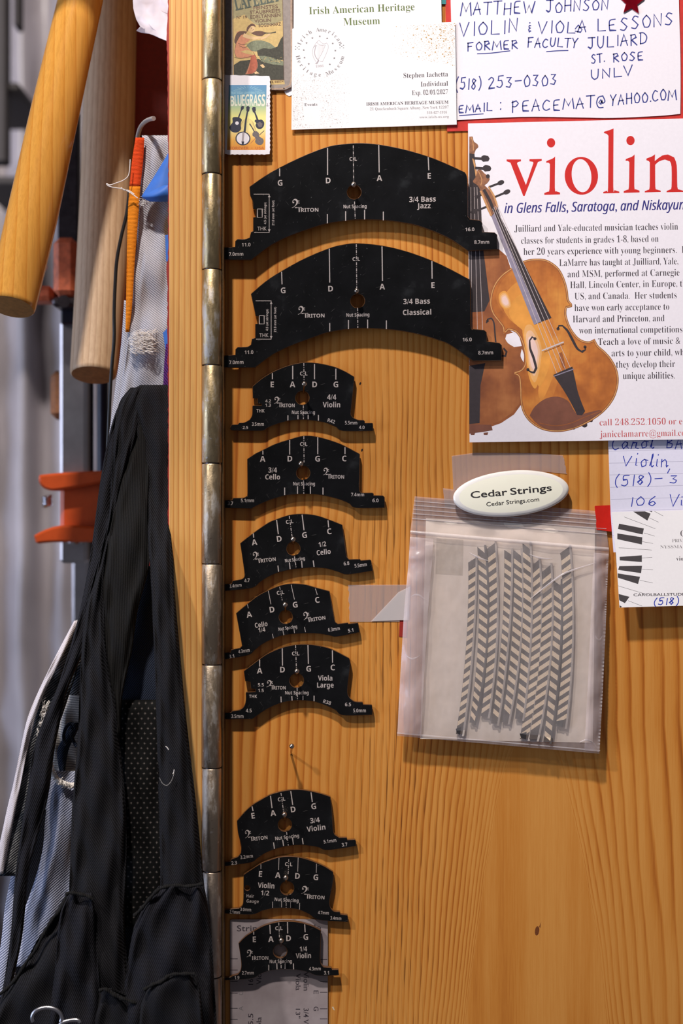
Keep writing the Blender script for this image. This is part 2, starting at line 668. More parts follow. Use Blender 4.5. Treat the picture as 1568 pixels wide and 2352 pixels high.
def coords_rs(nt, rot, scale, loc=(0, 0, 0)):
    """Object coordinates turned first, then stretched."""
    t = nt.nodes.new('ShaderNodeTexCoord')
    a = nt.nodes.new('ShaderNodeMapping')
    a.inputs['Rotation'].default_value = rot
    b = nt.nodes.new('ShaderNodeMapping')
    b.inputs['Scale'].default_value = scale
    b.inputs['Location'].default_value = loc
    nt.links.new(t.outputs['Object'], a.inputs[0])
    nt.links.new(a.outputs[0], b.inputs[0])
    return b.outputs[0]


def noise(nt, vec, scale, detail=3, rough=.55):
    n = nt.nodes.new('ShaderNodeTexNoise')
    n.inputs['Scale'].default_value = scale
    n.inputs['Detail'].default_value = detail
    n.inputs['Roughness'].default_value = rough
    nt.links.new(vec, n.inputs['Vector'])
    return n.outputs[0]


def mixc(nt, fac, a, b, mode='MIX'):
    m = nt.nodes.new('ShaderNodeMix')
    m.data_type = 'RGBA'
    m.blend_type = mode
    for sock, val in ((0, fac), (6, a), (7, b)):
        if hasattr(val, 'is_output'):
            nt.links.new(val, m.inputs[sock])
        else:
            m.inputs[sock].default_value = val if sock == 0 else (*val, 1)
    return m.outputs[2]


def math_(nt, op, a, b=None, c=None):
    m = nt.nodes.new('ShaderNodeMath')
    m.operation = op
    for i, val in enumerate((a, b, c)):
        if val is None:
            continue
        if hasattr(val, 'is_output'):
            nt.links.new(val, m.inputs[i])
        else:
            m.inputs[i].default_value = val
    return m.outputs[0]


def bump(nt, b, h, strength, dist):
    n = nt.nodes.new('ShaderNodeBump')
    n.inputs['Strength'].default_value = strength
    n.inputs['Distance'].default_value = dist
    nt.links.new(h, n.inputs['Height'])
    nt.links.new(n.outputs[0], b.inputs['Normal'])


def simple(name, rgb, rough=.6, metal=0.0, var=.12, scale=400, spec=.5):
    """Plain material with slight natural mottling; rgb in sRGB bytes."""
    m, nt, b = new_mat(name)
    c = lin(rgb)
    v = coords(nt)
    n = noise(nt, v, scale)
    nt.links.new(ramp(nt, n, [(.3, tuple(x * (1 - var) for x in c)), (.7, tuple(min(1, x * (1 + var)) for x in c))]), b.inputs['Base Color'])
    b.inputs['Roughness'].default_value = rough
    b.inputs['Metallic'].default_value = metal
    b.inputs['Specular IOR Level'].default_value = spec
    return m


def door_pine():
    """Flat-sawn board: near-vertical growth rings, dense near the middle, opening into a flame low on the board."""
    m, nt, b = new_mat('door_pine')
    sep = nt.nodes.new('ShaderNodeSeparateXYZ')
    nt.links.new(coords(nt), sep.inputs[0])
    X, Z = sep.outputs[0], sep.outputs[2]
    w1 = noise(nt, coords(nt, (6, 6, 1.6)), 1.6, 2)
    w2 = noise(nt, coords(nt, (22, 22, 9)), 1.6, 3)
    wx = math_(nt, 'MULTIPLY_ADD', math_(nt, 'SUBTRACT', w1, .5), .022, X)
    wx = math_(nt, 'MULTIPLY_ADD', math_(nt, 'SUBTRACT', w2, .5), .0030, wx)
    # flame: inside the arch the growth rings run flat
    d = math_(nt, 'SUBTRACT', wx, .105)
    cut = math_(nt, 'MULTIPLY', math_(nt, 'MAXIMUM', math_(nt, 'SUBTRACT', -.115, Z), 0.0), .009)
    u = math_(nt, 'SQRT', math_(nt, 'MAXIMUM', math_(nt, 'SUBTRACT', math_(nt, 'MULTIPLY', d, d), cut), 0.0))
    u = math_(nt, 'ADD', math_(nt, 'MULTIPLY', u, math_(nt, 'SIGN', d)), .105)
    ph = math_(nt, 'MULTIPLY_ADD', math_(nt, 'SINE', math_(nt, 'MULTIPLY', math_(nt, 'SUBTRACT', u, .045), 26.0)), 3.6, math_(nt, 'MULTIPLY', u, 212.0))
    ph = math_(nt, 'MULTIPLY_ADD', noise(nt, coords(nt, (40, 40, .5), loc=(2, 0, 0)), 1.0, 1), 1.3, ph)
    fr = math_(nt, 'FRACT', ph)
    late = ramp(nt, fr, [(0.0, (.05,) * 3), (.4, (.16,) * 3), (.72, (.62,) * 3), (.86, (.95,) * 3), (.95, (.5,) * 3), (1.0, (.05,) * 3)])
    streak = noise(nt, coords(nt, (170, 170, 4)), 1.0, 3, .6)
    fine = noise(nt, coords(nt, (1300, 1300, 34)), 1.0, 3, .75)
    soft = noise(nt, coords(nt, (9, 9, 3), loc=(4, 0, 2)), 1.3, 2)
    k = math_(nt, 'MULTIPLY', late, ramp(nt, soft, [(.32, (.22,) * 3), (.66, (.85,) * 3)]))
    k = math_(nt, 'MULTIPLY_ADD', math_(nt, 'SUBTRACT', streak, .5), .55, k)
    k = math_(nt, 'MULTIPLY_ADD', math_(nt, 'SUBTRACT', fine, .5), .55, k)
    col = ramp(nt, k, [(0.0, lin((215, 149, 73))), (.3, lin((204, 132, 55))), (.6, lin((178, 102, 35))), (1.0, lin((120, 62, 20)))])
    # dark resin dashes along the dense rings
    dash = noise(nt, coords(nt, (1000, 1000, 30), loc=(7, 0, 0)), 1.0, 2, .6)
    g = math_(nt, 'SUBTRACT', X, .028)
    near = math_(nt, 'POWER', 2.718, math_(nt, 'MULTIPLY', math_(nt, 'MULTIPLY', g, g), -1600.0))
    low = ramp(nt, math_(nt, 'ADD', Z, .5), [(.36, (.8,) * 3), (.50, (1.0,) * 3), (.60, (.1,) * 3)])
    dk = math_(nt, 'MULTIPLY', math_(nt, 'MULTIPLY', near, low), math_(nt, 'MULTIPLY', late, ramp(nt, dash, [(.50, (0, 0, 0)), (.60, (1, 1, 1))])))
    col = mixc(nt, dk, col, lin((72, 38, 16)))
    tone = ramp(nt, noise(nt, coords(nt, (5, 5, 2), loc=(1, 0, 5)), 1.3, 2), [(.3, (.90, .86, .80)), (.7, (1.04, 1.04, 1.05))])
    col = mixc(nt, 1.0, col, tone, 'MULTIPLY')
    nt.links.new(col, b.inputs['Base Color'])
    b.inputs['Roughness'].default_value = .42
    b.inputs['Specular IOR Level'].default_value = .35
    bump(nt, b, fine, .12, .0003)
    return m


def wood(name, stops, freq, xc=None, cath=0.0, z0=0.0, rough=.42, seed=0.0, fine=.35, spread=.022, axis='x'):
    """Softwood with flame-shaped growth rings: rings are level sets of (x-xc)^2 + cath*(z-z0)."""
    m, nt, b = new_mat(name)
    base = coords(nt, loc=(seed, 0, seed * 1.7))
    sep = nt.nodes.new('ShaderNodeSeparateXYZ')
    nt.links.new(base, sep.inputs[0])
    warp = noise(nt, coords(nt, (5, 5, 1.1), loc=(seed, seed, 0)), 2.2, 2)
    warp2 = noise(nt, coords(nt, (28, 28, 3.0), loc=(seed, seed, 3)), 2.0, 2)
    wx = math_(nt, 'MULTIPLY_ADD', math_(nt, 'SUBTRACT', warp, .5), spread * 2.0, sep.outputs[0])
    wx = math_(nt, 'MULTIPLY_ADD', math_(nt, 'SUBTRACT', warp2, .5), spread * .16, wx)
    if xc is None:
        u = wx
    else:
        d = math_(nt, 'SUBTRACT', wx, xc + seed)
        d2 = math_(nt, 'MULTIPLY', d, d)
        zz = math_(nt, 'MULTIPLY', math_(nt, 'SUBTRACT', sep.outputs[2], z0 + seed * 1.7), cath)
        u = math_(nt, 'SQRT', math_(nt, 'MAXIMUM', math_(nt, 'ADD', d2, zz), 0.0))
    irr = noise(nt, coords(nt, (60, 60, .6), loc=(seed + 2, 0, 0)), 1.0, 2)
    ph = math_(nt, 'MULTIPLY', u, freq)
    ph = math_(nt, 'MULTIPLY_ADD', irr, .5, ph)
    fr = math_(nt, 'FRACT', ph)
    ring = ramp(nt, fr, [(0.0, stops[0]), (.45, stops[1]), (.80, stops[2]), (.93, stops[3]), (1.0, stops[0])])
    pores = noise(nt, coords(nt, (900, 900, 22), loc=(seed, 0, 0)), 1.0, 3, .7)
    big = noise(nt, coords(nt, (7, 7, 2.5), loc=(seed + 5, 0, 1)), 1.3, 2)
    lo = tuple(x * .72 for x in (1, .92, .80))
    tone = ramp(nt, big, [(.3, (.86, .82, .76)), (.7, (1.08, 1.08, 1.10))])
    col = mixc(nt, 1.0, ring, tone, 'MULTIPLY')
    dark = ramp(nt, pores, [(.36, tuple(x * .62 for x in (1, .88, .76))), (.56, (1, 1, 1))])
    col = mixc(nt, fine, col, mixc(nt, 1.0, col, dark, 'MULTIPLY'))
    nt.links.new(col, b.inputs['Base Color'])
    b.inputs['Roughness'].default_value = rough
    bump(nt, b, pores, .10, .0004)
    return m


def twill(name, dark, light, pitch, angle, rough=.9, blend=(.35, .75), wear=None):
    """Woven diagonal cloth; pitch in metres between ribs."""
    m, nt, b = new_mat(name)
    v = coords(nt, (1, 0, 1), (0, math.radians(angle), 0))
    w = nt.nodes.new('ShaderNodeTexWave')
    w.wave_type = 'BANDS'
    w.bands_direction = 'X'
    w.inputs['Scale'].default_value = 2 * math.pi / (pitch * 20)
    w.inputs['Distortion'].default_value = 1.2
    w.inputs['Detail'].default_value = 2
    w.inputs['Detail Scale'].default_value = 3
    nt.links.new(v, w.inputs['Vector'])
    fuzz = noise(nt, coords(nt), 2600, 2)
    h = math_(nt, 'MULTIPLY_ADD', fuzz, .45, math_(nt, 'MULTIPLY', w.outputs['Fac'], .75))
    col = ramp(nt, h, [(blend[0], lin(dark)), (blend[1], lin(light))])
    big = noise(nt, coords(nt), 55, 3)
    if wear:
        col = mixc(nt, ramp(nt, big, [(.42, (0, 0, 0)), (.62, (1, 1, 1))]), col, ramp(nt, h, [(blend[0], lin(wear[0])), (blend[1], lin(wear[1]))]))
    nt.links.new(col, b.inputs['Base Color'])
    b.inputs['Roughness'].default_value = rough
    b.inputs['Specular IOR Level'].default_value = .15
    b.inputs['Sheen Weight'].default_value = .0
    bump(nt, b, h, .6, .0004)
    return m


def film(name, rgb, opacity, rough=.12, bumps=25, bstr=.3, gloss=1.0):
    """Thin clear plastic: mostly see-through with a little haze and a glossy skin."""
    m, nt, b = new_mat(name)
    b.inputs['Base Color'].default_value = (*lin(rgb), 1)
    b.inputs['Roughness'].default_value = rough
    b.inputs['Specular IOR Level'].default_value = gloss
    n = noise(nt, coords(nt, (1, 1, .6)), bumps, 3)
    bump(nt, b, n, bstr, .004)
    tr = nt.nodes.new('ShaderNodeBsdfTransparent')
    tr.inputs[0].default_value = (.97, .96, .96, 1)
    mx = nt.nodes.new('ShaderNodeMixShader')
    lw = nt.nodes.new('ShaderNodeLayerWeight')
    lw.inputs[0].default_value = .25
    fac = math_(nt, 'MULTIPLY_ADD', lw.outputs['Fresnel'], .35, opacity)
    nt.links.new(fac, mx.inputs[0])
    nt.links.new(tr.outputs[0], mx.inputs[1])
    nt.links.new(b.outputs[0], mx.inputs[2])
    nt.links.new(mx.outputs[0], nt.nodes['Material Output'].inputs[0])
    return m


M = {}
M['door'] = door_pine()
M['jamb'] = wood('jamb_pine', [lin((228, 174, 100)), lin((224, 168, 94)), lin((215, 152, 78)), lin((186, 116, 50))], 330,
                 rough=.5, seed=3.3, fine=.4, spread=.006)
M['handle'] = wood('varnished_ash', [lin((222, 162, 76)), lin((220, 158, 72)), lin((216, 151, 65)), lin((207, 138, 55))], 170,
                   rough=.16, seed=7.1, fine=.3, spread=.004)
M['grey_handle'] = wood('weathered_ash', [lin((204, 174, 140)), lin((200, 168, 134)), lin((192, 158, 124)), lin((174, 138, 104))], 300,
                        rough=.55, seed=11.0, fine=.35, spread=.004)
M['red_paint'] = simple('dark_red_paint', (120, 26, 18), .5)
M['red_edge'] = simple('red_veneer', (150, 34, 22), .6, scale=900)
M['dark_wall'] = simple('dark_workshop_wall', (70, 62, 60), .9, scale=8, var=.3)
M['sheet'] = simple('grey_polythene', (168, 160, 164), .32, scale=9, var=.16)
M['frame_dark'] = simple('dark_shelf_paint', (60, 54, 54), .7, scale=20)
M['paper'] = simple('white_paper', (238, 231, 238), .8, var=.02, scale=700)
M['card'] = simple('white_card', (240, 235, 236), .7, var=.015, scale=700)
M['bluepaper'] = simple('index_card_paper', (226, 222, 240), .8, var=.02, scale=700)
M['red_card'] = simple('red_card', (196, 44, 36), .7, var=.12, scale=300)
M['red_tape'] = simple('red_tape', (206, 34, 22), .35, var=.06)
M['teal'] = simple('teal_card', (50, 130, 130), .7)
M['ink_red'] = simple('print_red', (204, 26, 20), .7, var=.03)
M['ink_pink'] = simple('print_rose', (196, 84, 88), .7, var=.03)
M['ink_navy'] = simple('print_navy', (40, 38, 120), .7, var=.03)
M['ink_dark'] = simple('print_charcoal', (62, 54, 62), .7, var=.03)
M['ink_grey'] = simple('print_grey', (128, 122, 124), .7, var=.03)
M['ink_pale'] = simple('print_pale_grey', (172, 160, 166), .7, var=.03)
M['ink_olive'] = simple('print_olive', (96, 112, 62), .7, var=.04)
M['ink_gold'] = simple('print_gold', (196, 158, 104), .7, var=.2, scale=3000)
M['ink_mauve'] = simple('print_mauve', (176, 164, 158), .7, var=.2, scale=3000)
M['ballpoint'] = simple('ballpoint_blue', (58, 66, 138), .5, var=.12, scale=2500)
M['pen_blue'] = simple('pen_blue', (42, 58, 168), .5, var=.1, scale=2500)
M['rule'] = simple('rule_line', (172, 168, 190), .8, var=.05)
M['ink_black'] = simple('print_black', (38, 34, 36), .6, var=.05)
M['key_black'] = simple('print_soft_black', (66, 60, 62), .7, var=.1, scale=2500)
M['white_ink'] = simple('engraved_white', (176, 164, 160), .7, var=.12, scale=3000)
M['pin'] = simple('nickel_pin', (206, 190, 176), .22, 1.0, var=.08)
M['steel'] = simple('brushed_steel', (196, 194, 200), .28, 1.0, var=.12, scale=60)
M['dark_steel'] = simple('blued_steel', (70, 66, 72), .35, .8, var=.25, scale=180)
M['navy_steel'] = simple('dark_tube_paint', (30, 28, 42), .35, .2, var=.2, scale=80)
M['orange'] = simple('orange_enamel', (190, 76, 30), .30, var=.08, scale=120)
M['rust_orange'] = simple('rusty_orange_enamel', (206, 104, 66), .55, var=.28, scale=260)
M['brown_block'] = simple('brown_wood_block', (134, 84, 48), .7, var=.2)
M['hook'] = simple('galvanised_wire', (196, 190, 186), .4, .45, var=.1)
M['black_rubber'] = simple('black_cable', (22, 21, 22), .45, var=.1)
M['apron'] = twill('black_denim', (15, 14, 16), (38, 37, 41), .00092, 32, blend=(.42, .95))
M['apron_b'] = twill('black_denim_cross', (15, 14, 17), (38, 37, 43), .00092, -24, blend=(.42, .95))
M['apron_v'] = twill('black_ribbed_binding', (16, 15, 15), (34, 32, 31), .0009, 2, blend=(.42, .95))
M['apron_lining'] = twill('dark_blue_lining', (18, 22, 32), (48, 56, 74), .0009, -38)
M['denim'] = twill('grey_denim', (138, 137, 146), (194, 190, 196), .00105, 52, blend=(.3, .8))
M['denim_blue'] = twill('blue_denim', (104, 110, 132), (186, 188, 206), .0011, -50, blend=(.35, .85))
M['denim_dark'] = twill('worn_dark_denim', (24, 30, 42), (70, 76, 84), .0011, -52, blend=(.35, .9), wear=((70, 74, 80), (172, 170, 170)))
M['denim_in'] = twill('pale_denim_inside', (140, 134, 130), (204, 194, 184), .0013, 84, blend=(.3, .8))
M['fray'] = simple('frayed_cotton', (236, 228, 222), .95, var=.15, scale=2500)
M['seam'] = twill('white_frayed_seam', (182, 172, 178), (212, 204, 208), .0007, 40, blend=(.2, .8))
M['orange_tape_cloth'] = twill('orange_binding', (212, 116, 20), (232, 138, 34), .0007, 85, blend=(.2, .8))
M['red_orange_cloth'] = twill('red_orange_binding', (206, 58, 18), (226, 80, 32), .0007, 85, blend=(.2, .8))
M['purple'] = twill('purple_cloth', (46, 18, 60), (92, 40, 108), .0012, 40)
M['blue_tape'] = simple('blue_masking_tape', (48, 104, 190), .6, var=.1, scale=200)
M['crumple'] = simple('white_tissue', (206, 198, 208), .85, var=.10, scale=60)
M['clearfilm'] = film('clear_bag_film', (246, 236, 236), .15, .2, 45, 1.0)
M['bagseal'] = film('bag_zip_plastic', (246, 238, 240), .34, .2, 60, .3)
M['bagedge'] = film('bag_edge_plastic', (240, 224, 226), .30, .22, 45, .6)
M['tape'] = film('clear_tape', (240, 222, 214), .24, .3, 40, .1, .6)
M['tape_gloss'] = film('clear_tape_gloss', (246, 236, 234), .50, .25, 40, .1, .6)  # whiter copy of the tape film, painting in its reflection
M['insert'] = simple('grey_card_insert', (234, 218, 204), .85, var=.06, scale=160)
M['pale_strip'] = simple('maple_veneer', (240, 216, 186), .6, var=.14, scale=1800)
M['dark_strip'] = simple('dark_veneer', (88, 78, 74), .6, var=.22, scale=1800)
M['strip_edge'] = simple('grey_edge_line', (176, 164, 156), .6, var=.15, scale=1500)
M['dark_edge'] = simple('dark_edge_line', (84, 76, 74), .6, var=.15, scale=1500)
M['badge'] = simple('cream_badge_face', (255, 250, 230), .35, var=.015, scale=100)
M['badge_rim'] = simple('clear_badge_rim', (244, 238, 232), .1, var=.06, scale=90, spec=.8)
M['carton'] = simple('grey_carton', (150, 138, 132), .8, var=.12, scale=500)
M['carton_edge'] = simple('worn_carton_edge', (172, 144, 124), .8, var=.25, scale=700)
M['lab_tan'] = simple('label_tan', (206, 176, 116), .7, var=.12, scale=600)
M['lab_olive'] = simple('label_olive', (162, 150, 112), .7, var=.12, scale=600)
M['lab_salmon'] = simple('label_salmon', (206, 138, 106), .7, var=.1, scale=900)
M['lab_rose'] = simple('label_rust', (178, 96, 72), .7, var=.15, scale=900)
M['lab_brown'] = simple('label_brown', (104, 74, 62), .7, var=.15, scale=900)
M['lab_dark'] = simple('label_dark_green', (66, 64, 54), .7, var=.3, scale=900)
M['lab_green'] = simple('label_grey_green', (126, 130, 106), .7, var=.25, scale=900)
M['lab_teal'] = simple('label_lettering', (84, 92, 82), .7, var=.1)
M['lab_skin'] = simple('label_skin', (222, 186, 140), .7, var=.06)
M['paint_speck'] = simple('white_paint_speck', (220, 205, 180), .7)
M['hole_dark'] = simple('nail_hole', (26, 14, 8), .9)
M['knot'] = simple('knot_brown', (112, 58, 20), .6, var=.3, scale=1500)


def black_acrylic():
    m, nt, b = new_mat('black_acrylic')
    base = noise(nt, coords(nt), 60, 4)
    col = ramp(nt, base, [(.35, (.004, .004, .0045)), (.62, (.007, .007, .008)), (.8, (.022, .023, .025))])
    for k, rot in enumerate((12, 38, 64, 97, 128, 158)):
        sc = noise(nt, coords_rs(nt, (0, math.radians(rot), 0), (120, 1, 2600), (k * 3.1, 0, k * 1.7)), 1.0, 1)
        col = mixc(nt, ramp(nt, sc, [(.755, (0, 0, 0)), (.82, (.55, .55, .55))]), col, (.16, .15, .145))
    dust = noise(nt, coords(nt), 900, 1)
    col = mixc(nt, ramp(nt, dust, [(.74, (0, 0, 0)), (.8, (.5, .5, .5))]), col, (.12, .12, .12))
    nt.links.new(col, b.inputs['Base Color'])
    b.inputs['Roughness'].default_value = .30
    b.inputs['Specular IOR Level'].default_value = .22
    return m


M['acrylic'] = black_acrylic()
M['acrylic_edge'] = simple('acrylic_cut_edge', (92, 60, 36), .15, var=.1, spec=.6)


def hinge_metal():
    m, nt, b = new_mat('worn_brass')
    n1 = noise(nt, coords(nt, (1, 1, .35)), 160, 4, .65)
    n2 = noise(nt, coords(nt), 900, 3)
    n3 = noise(nt, coords(nt, (1, 1, .3)), 22, 2)
    brass, worn, steel, rust = (.45, .34, .185), (.36, .29, .25), (.56, .52, .48), (.17, .11, .08)
    sep = nt.nodes.new('ShaderNodeSeparateXYZ')
    nt.links.new(coords(nt), sep.inputs[0])
    low = math_(nt, 'MULTIPLY_ADD', math_(nt, 'SUBTRACT', n3, .5), .9, math_(nt, 'MULTIPLY_ADD', sep.outputs[2], -1.6, .42))
    col = mixc(nt, ramp(nt, low, [(.25, (0, 0, 0)), (.75, (1, 1, 1))]), brass, worn)  # greyer towards the bottom: reflected tone painted in along with worn plating
    col = mixc(nt, ramp(nt, n1, [(.53, (0, 0, 0)), (.62, (.8, .8, .8))]), col, steel)
    col = mixc(nt, ramp(nt, n2, [(.67, (0, 0, 0)), (.74, (.8, .8, .8))]), col, rust)
    spot = noise(nt, coords(nt), 330, 3, .6)
    col = mixc(nt, ramp(nt, spot, [(.66, (0, 0, 0)), (.70, (.8, .8, .8))]), col, (.62, .56, .52))
    nt.links.new(col, b.inputs['Base Color'])
    b.inputs['Metallic'].default_value = .92
    nt.links.new(ramp(nt, n1, [(.4, (.32, .32, .32)), (.62, (.60, .60, .60))]), b.inputs['Roughness'])
    bump(nt, b, n2, .25, .0003)
    return m


M['hinge'] = hinge_metal()
M['hinge_leaf'] = simple('dull_brass_leaf', (110, 84, 54), .5, .6, var=.2, scale=500)


def gauge_steel():
    m, nt, b = new_mat('frosted_gauge_plastic')
    n = noise(nt, coords(nt), 45, 4)
    col = ramp(nt, n, [(.3, lin((146, 132, 134))), (.7, lin((176, 164, 166)))])
    nt.links.new(col, b.inputs['Base Color'])
    b.inputs['Roughness'].default_value = .38
    return m


M['gauge'] = gauge_steel()


def mesh_fabric():
    m, nt, b = new_mat('black_mesh_fabric')
    v = coords(nt, (1, 0, 1))
    sep = nt.nodes.new('ShaderNodeSeparateXYZ')
    nt.links.new(v, sep.inputs[0])
    px_, pz_ = .0034, .0026
    zc = math_(nt, 'MULTIPLY', sep.outputs[2], 1 / pz_)
    row = math_(nt, 'FLOOR', zc)
    xs = math_(nt, 'MULTIPLY_ADD', row, .5, math_(nt, 'MULTIPLY', sep.outputs[0], 1 / px_))
    fx = math_(nt, 'ABSOLUTE', math_(nt, 'SUBTRACT', math_(nt, 'FRACT', xs), .5))
    fz = math_(nt, 'ABSOLUTE', math_(nt, 'SUBTRACT', math_(nt, 'FRACT', zc), .5))
    d = math_(nt, 'ADD', math_(nt, 'MULTIPLY', fx, 1.3), fz)
    fz_ = noise(nt, coords(nt), 3000, 2)
    d = math_(nt, 'MULTIPLY_ADD', math_(nt, 'SUBTRACT', fz_, .5), .5, d)
    col = ramp(nt, d, [(.10, lin((96, 88, 84))), (.24, lin((30, 28, 28))), (.42, lin((6, 6, 6)))])
    nt.links.new(col, b.inputs['Base Color'])
    b.inputs['Roughness'].default_value = .8
    b.inputs['Specular IOR Level'].default_value = .15
    bump(nt, b, d, -.8, .0008)
    return m


M['mesh'] = mesh_fabric()


def stamp_print():
    m, nt, b = new_mat('stamp_picture')
    t = nt.nodes.new('ShaderNodeTexCoord')
    sep = nt.nodes.new('ShaderNodeSeparateXYZ')
    nt.links.new(t.outputs['Generated'], sep.inputs[0])
    c = ramp(nt, sep.outputs[2], [(0, lin((222, 140, 50))), (.14, lin((230, 166, 66))), (.30, lin((242, 220, 146))), (.5, lin((236, 226, 140))),
                                  (.66, lin((176, 196, 150))), (.8, lin((104, 156, 180))), (1, lin((96, 146, 188)))])
    nt.links.new(c, b.inputs['Base Color'])
    b.inputs['Roughness'].default_value = .6
    return m


M['stamp'] = stamp_print()


def violin_print(name, a, b_, c, scale):
    m, nt, b = new_mat(name)
    n = noise(nt, coords(nt), scale, 4, .6)
    n2 = noise(nt, coords(nt, (500, 1, 60), (0, -.35, 0)), 1, 2)
    col = ramp(nt, n, [(.34, lin(a)), (.5, lin(b_)), (.66, lin(c))])
    col = mixc(nt, ramp(nt, n2, [(.5, (0, 0, 0)), (.8, (.35, .35, .35))]), col, lin(a))
    nt.links.new(col, b.inputs['Base Color'])
    b.inputs['Roughness'].default_value = .6
    return m


M['v_body'] = violin_print('print_violin_varnish', (156, 84, 34), (192, 112, 46), (216, 142, 62), 40)
M['v_body2'] = violin_print('print_violin_varnish_deep', (126, 68, 38), (158, 92, 50), (184, 116, 66), 40)
M['v_rim'] = simple('print_violin_edge', (150, 84, 44), .7, var=.15)
M['v_rim2'] = simple('print_violin_edge_pale', (214, 160, 96), .7, var=.12)
M['v_light'] = simple('print_violin_amber', (226, 152, 64), .7, var=.14, scale=120)
M['v_mid1'] = violin_print('print_violin_varnish_warm', (166, 92, 38), (202, 124, 52), (222, 150, 68), 40)
M['v_mid2'] = simple('print_violin_gold', (216, 140, 58), .7, var=.16, scale=90)
M['v_sheen1'] = simple('print_violin_peach', (230, 170, 102), .7, var=.1, scale=120)
M['v_sheen2'] = simple('print_violin_blush', (234, 186, 148), .7, var=.08, scale=120)
M['v_glow'] = simple('print_violin_sheen', (236, 200, 190), .7, var=.06, scale=120)
M['v_black'] = simple('print_ebony', (52, 42, 46), .7, var=.12)
M['v_grey'] = simple('print_ebony_sheen', (142, 132, 152), .7, var=.12, scale=300)
M['v_string'] = simple('print_string', (206, 190, 190), .7, var=.06)
M['v_scroll'] = simple('print_scroll_brown', (146, 96, 68), .7, var=.3, scale=500)
M['v_neck'] = simple('print_neck_tan', (204, 148, 96), .7, var=.15, scale=300)
M['v_chin'] = simple('print_chinrest', (124, 74, 56), .7, var=.12, scale=200)
M['foil'] = simple('red_foil', (190, 20, 44), .28, .85, var=.25, scale=200)
# ------------------------------------------------------------------ setting
FRONT = Plane(0.0)
JY = -0.016                                     # face of the fixed post stands proud of the opened door


def px_box(mb, x0, y0, x1, y1, ya, yb, mi=0, ch=0.0004):
    a, c = P(x0, y0, ya), P(x1, y1, ya)
    box(mb, (a.x, ya, c.z), (c.x, yb, a.z), mi, ch)


mb = MB()
a, c = P(507, -420, 0), P(1900, 3100, 0)
box(mb, (a.x, 0, c.z), (c.x, 0.019, a.z), 0, .0006)
for hx, hy in ((827, 881), (831, 1034)):
    poly(mb, FRONT, ellipse(hx, hy, 2.0, 3.6, 10, -20), .00003, 1)
poly(mb, FRONT, ellipse(1233, 2138, 5, 11, 12, -8), .00003, 2)
poly(mb, FRONT, [(1238, 2128), (1242, 2118), (1240, 2132)], .00003, 2)
poly(mb, FRONT, [(762, 2313), (765, 2312), (769, 2321), (765, 2319)], .00003, 3)
struct('door_1', mb, [M['door'], M['hole_dark'], M['knot'], M['paint_speck']])

# fixed post of the cabinet (end grain strip between the hinge and the open side)
mb = MB()
a, c = P(388, -420, JY), P(464.5, 3100, JY)
box(mb, (a.x, JY, c.z), (c.x, .11, a.z), 0, .0005)
struct('trim_1', mb, M['jamb'])
# torn red veneer along the post's edge
mb = MB()
pts = []
rnd = random.Random(5)
y = -40
L_, R_ = [], []
while y < 1260:
    wv = 2.2 + 1.6 * max(0, math.sin(y / 95)) + rnd.uniform(-.9, .9) + (2.2 if 55 < y < 120 else 0)
    L_.append(P(388 - wv, y, JY + .0006))
    R_.append(P(388.4, y, JY + .0006))
    y += 9
n = len(L_)
bk = [p + Vector((0, .02, 0)) for p in L_]
mb.add(L_ + R_ + bk, [(i, i + 1, n + i + 1, n + i) for i in range(n - 1)] + [(2 * n + i, 2 * n + i + 1, i + 1, i) for i in range(n - 1)])
struct('trim_2', mb, M['red_edge'])

# dark red board behind the hooks
mb = MB()
a, c = P(268, -300, .115), P(500, 2900, .115)
box(mb, (a.x, .115, c.z), (c.x, .130, a.z), 0, .0006)
struct('wall_side', mb, M['red_paint'])

mb = MB()
a, c = P(-900, -900, 1.15), P(1500, 3400, 1.15)
box(mb, (a.x, 1.15, c.z), (c.x, 1.20, a.z))
struct('wall_back', mb, M['dark_wall'])

# top rail of the cabinet, just above the picture: shades the hooks
mb = MB()
box(mb, (-.75, -.026, .354), (-.095, .100, .372), 0, .001)
struct('trim_3', mb, M['jamb'])
# unseen board added to keep the bench lamp off the tool handles
mb = MB()
box(mb, (-.95, -.33, .357), (-.25, -.027, .372), 0, .001)
struct('light_block_board', mb, M['jamb'])

# ------------------------------------------------------------------ piano hinge
hr = 22.5 * S * (D + JY) / D
hc = P(485.5, 0, JY)
hinge = thing('piano_hinge', 'long worn brass piano hinge standing between the pine post and the door', 'hinge', (hc.x, JY, 0))
cuts = [-250, -30, 183, 400, 619, 839, 1064, 1295, 1526, 1763, 2000, 2243, 2482, 2722, 2962]
for i in range(len(cuts) - 1):
    mb = MB()
    z0, z1 = P(0, cuts[i] + 1.6, JY).z, P(0, cuts[i + 1] - 1.0, JY).z
    r = hr * (1 + .012 * ((i % 3) - 1))
    cx = hc.x + (i % 2) * 1e-4 * .8
    zs = [(z0, r * .94), (z0 - .0004, r), (z1 + .0004, r), (z1, r * .94)]
    tube(mb, [(cx, JY + .001, z) for z, _ in zs], [q for _, q in zs], 40)
    mb.build('knuckle', M['hinge'], hinge)
mb = MB()
tube(mb, [(hc.x, JY + .001, P(0, -250, JY).z), (hc.x, JY + .001, P(0, 2962, JY).z)], hr * .8, 20)
mb.build('hinge_pin', M['dark_steel'], hinge)
mb = MB()
xr = P(507.5, 0, JY).x
box(mb, (xr, JY + .002, P(0, 2950, 0).z), (xr + .0011, -.0002, P(0, -240, 0).z))
mb.build('leaf', M['hinge_leaf'], hinge)
# ------------------------------------------------------------------ bridge templates
TP = {}


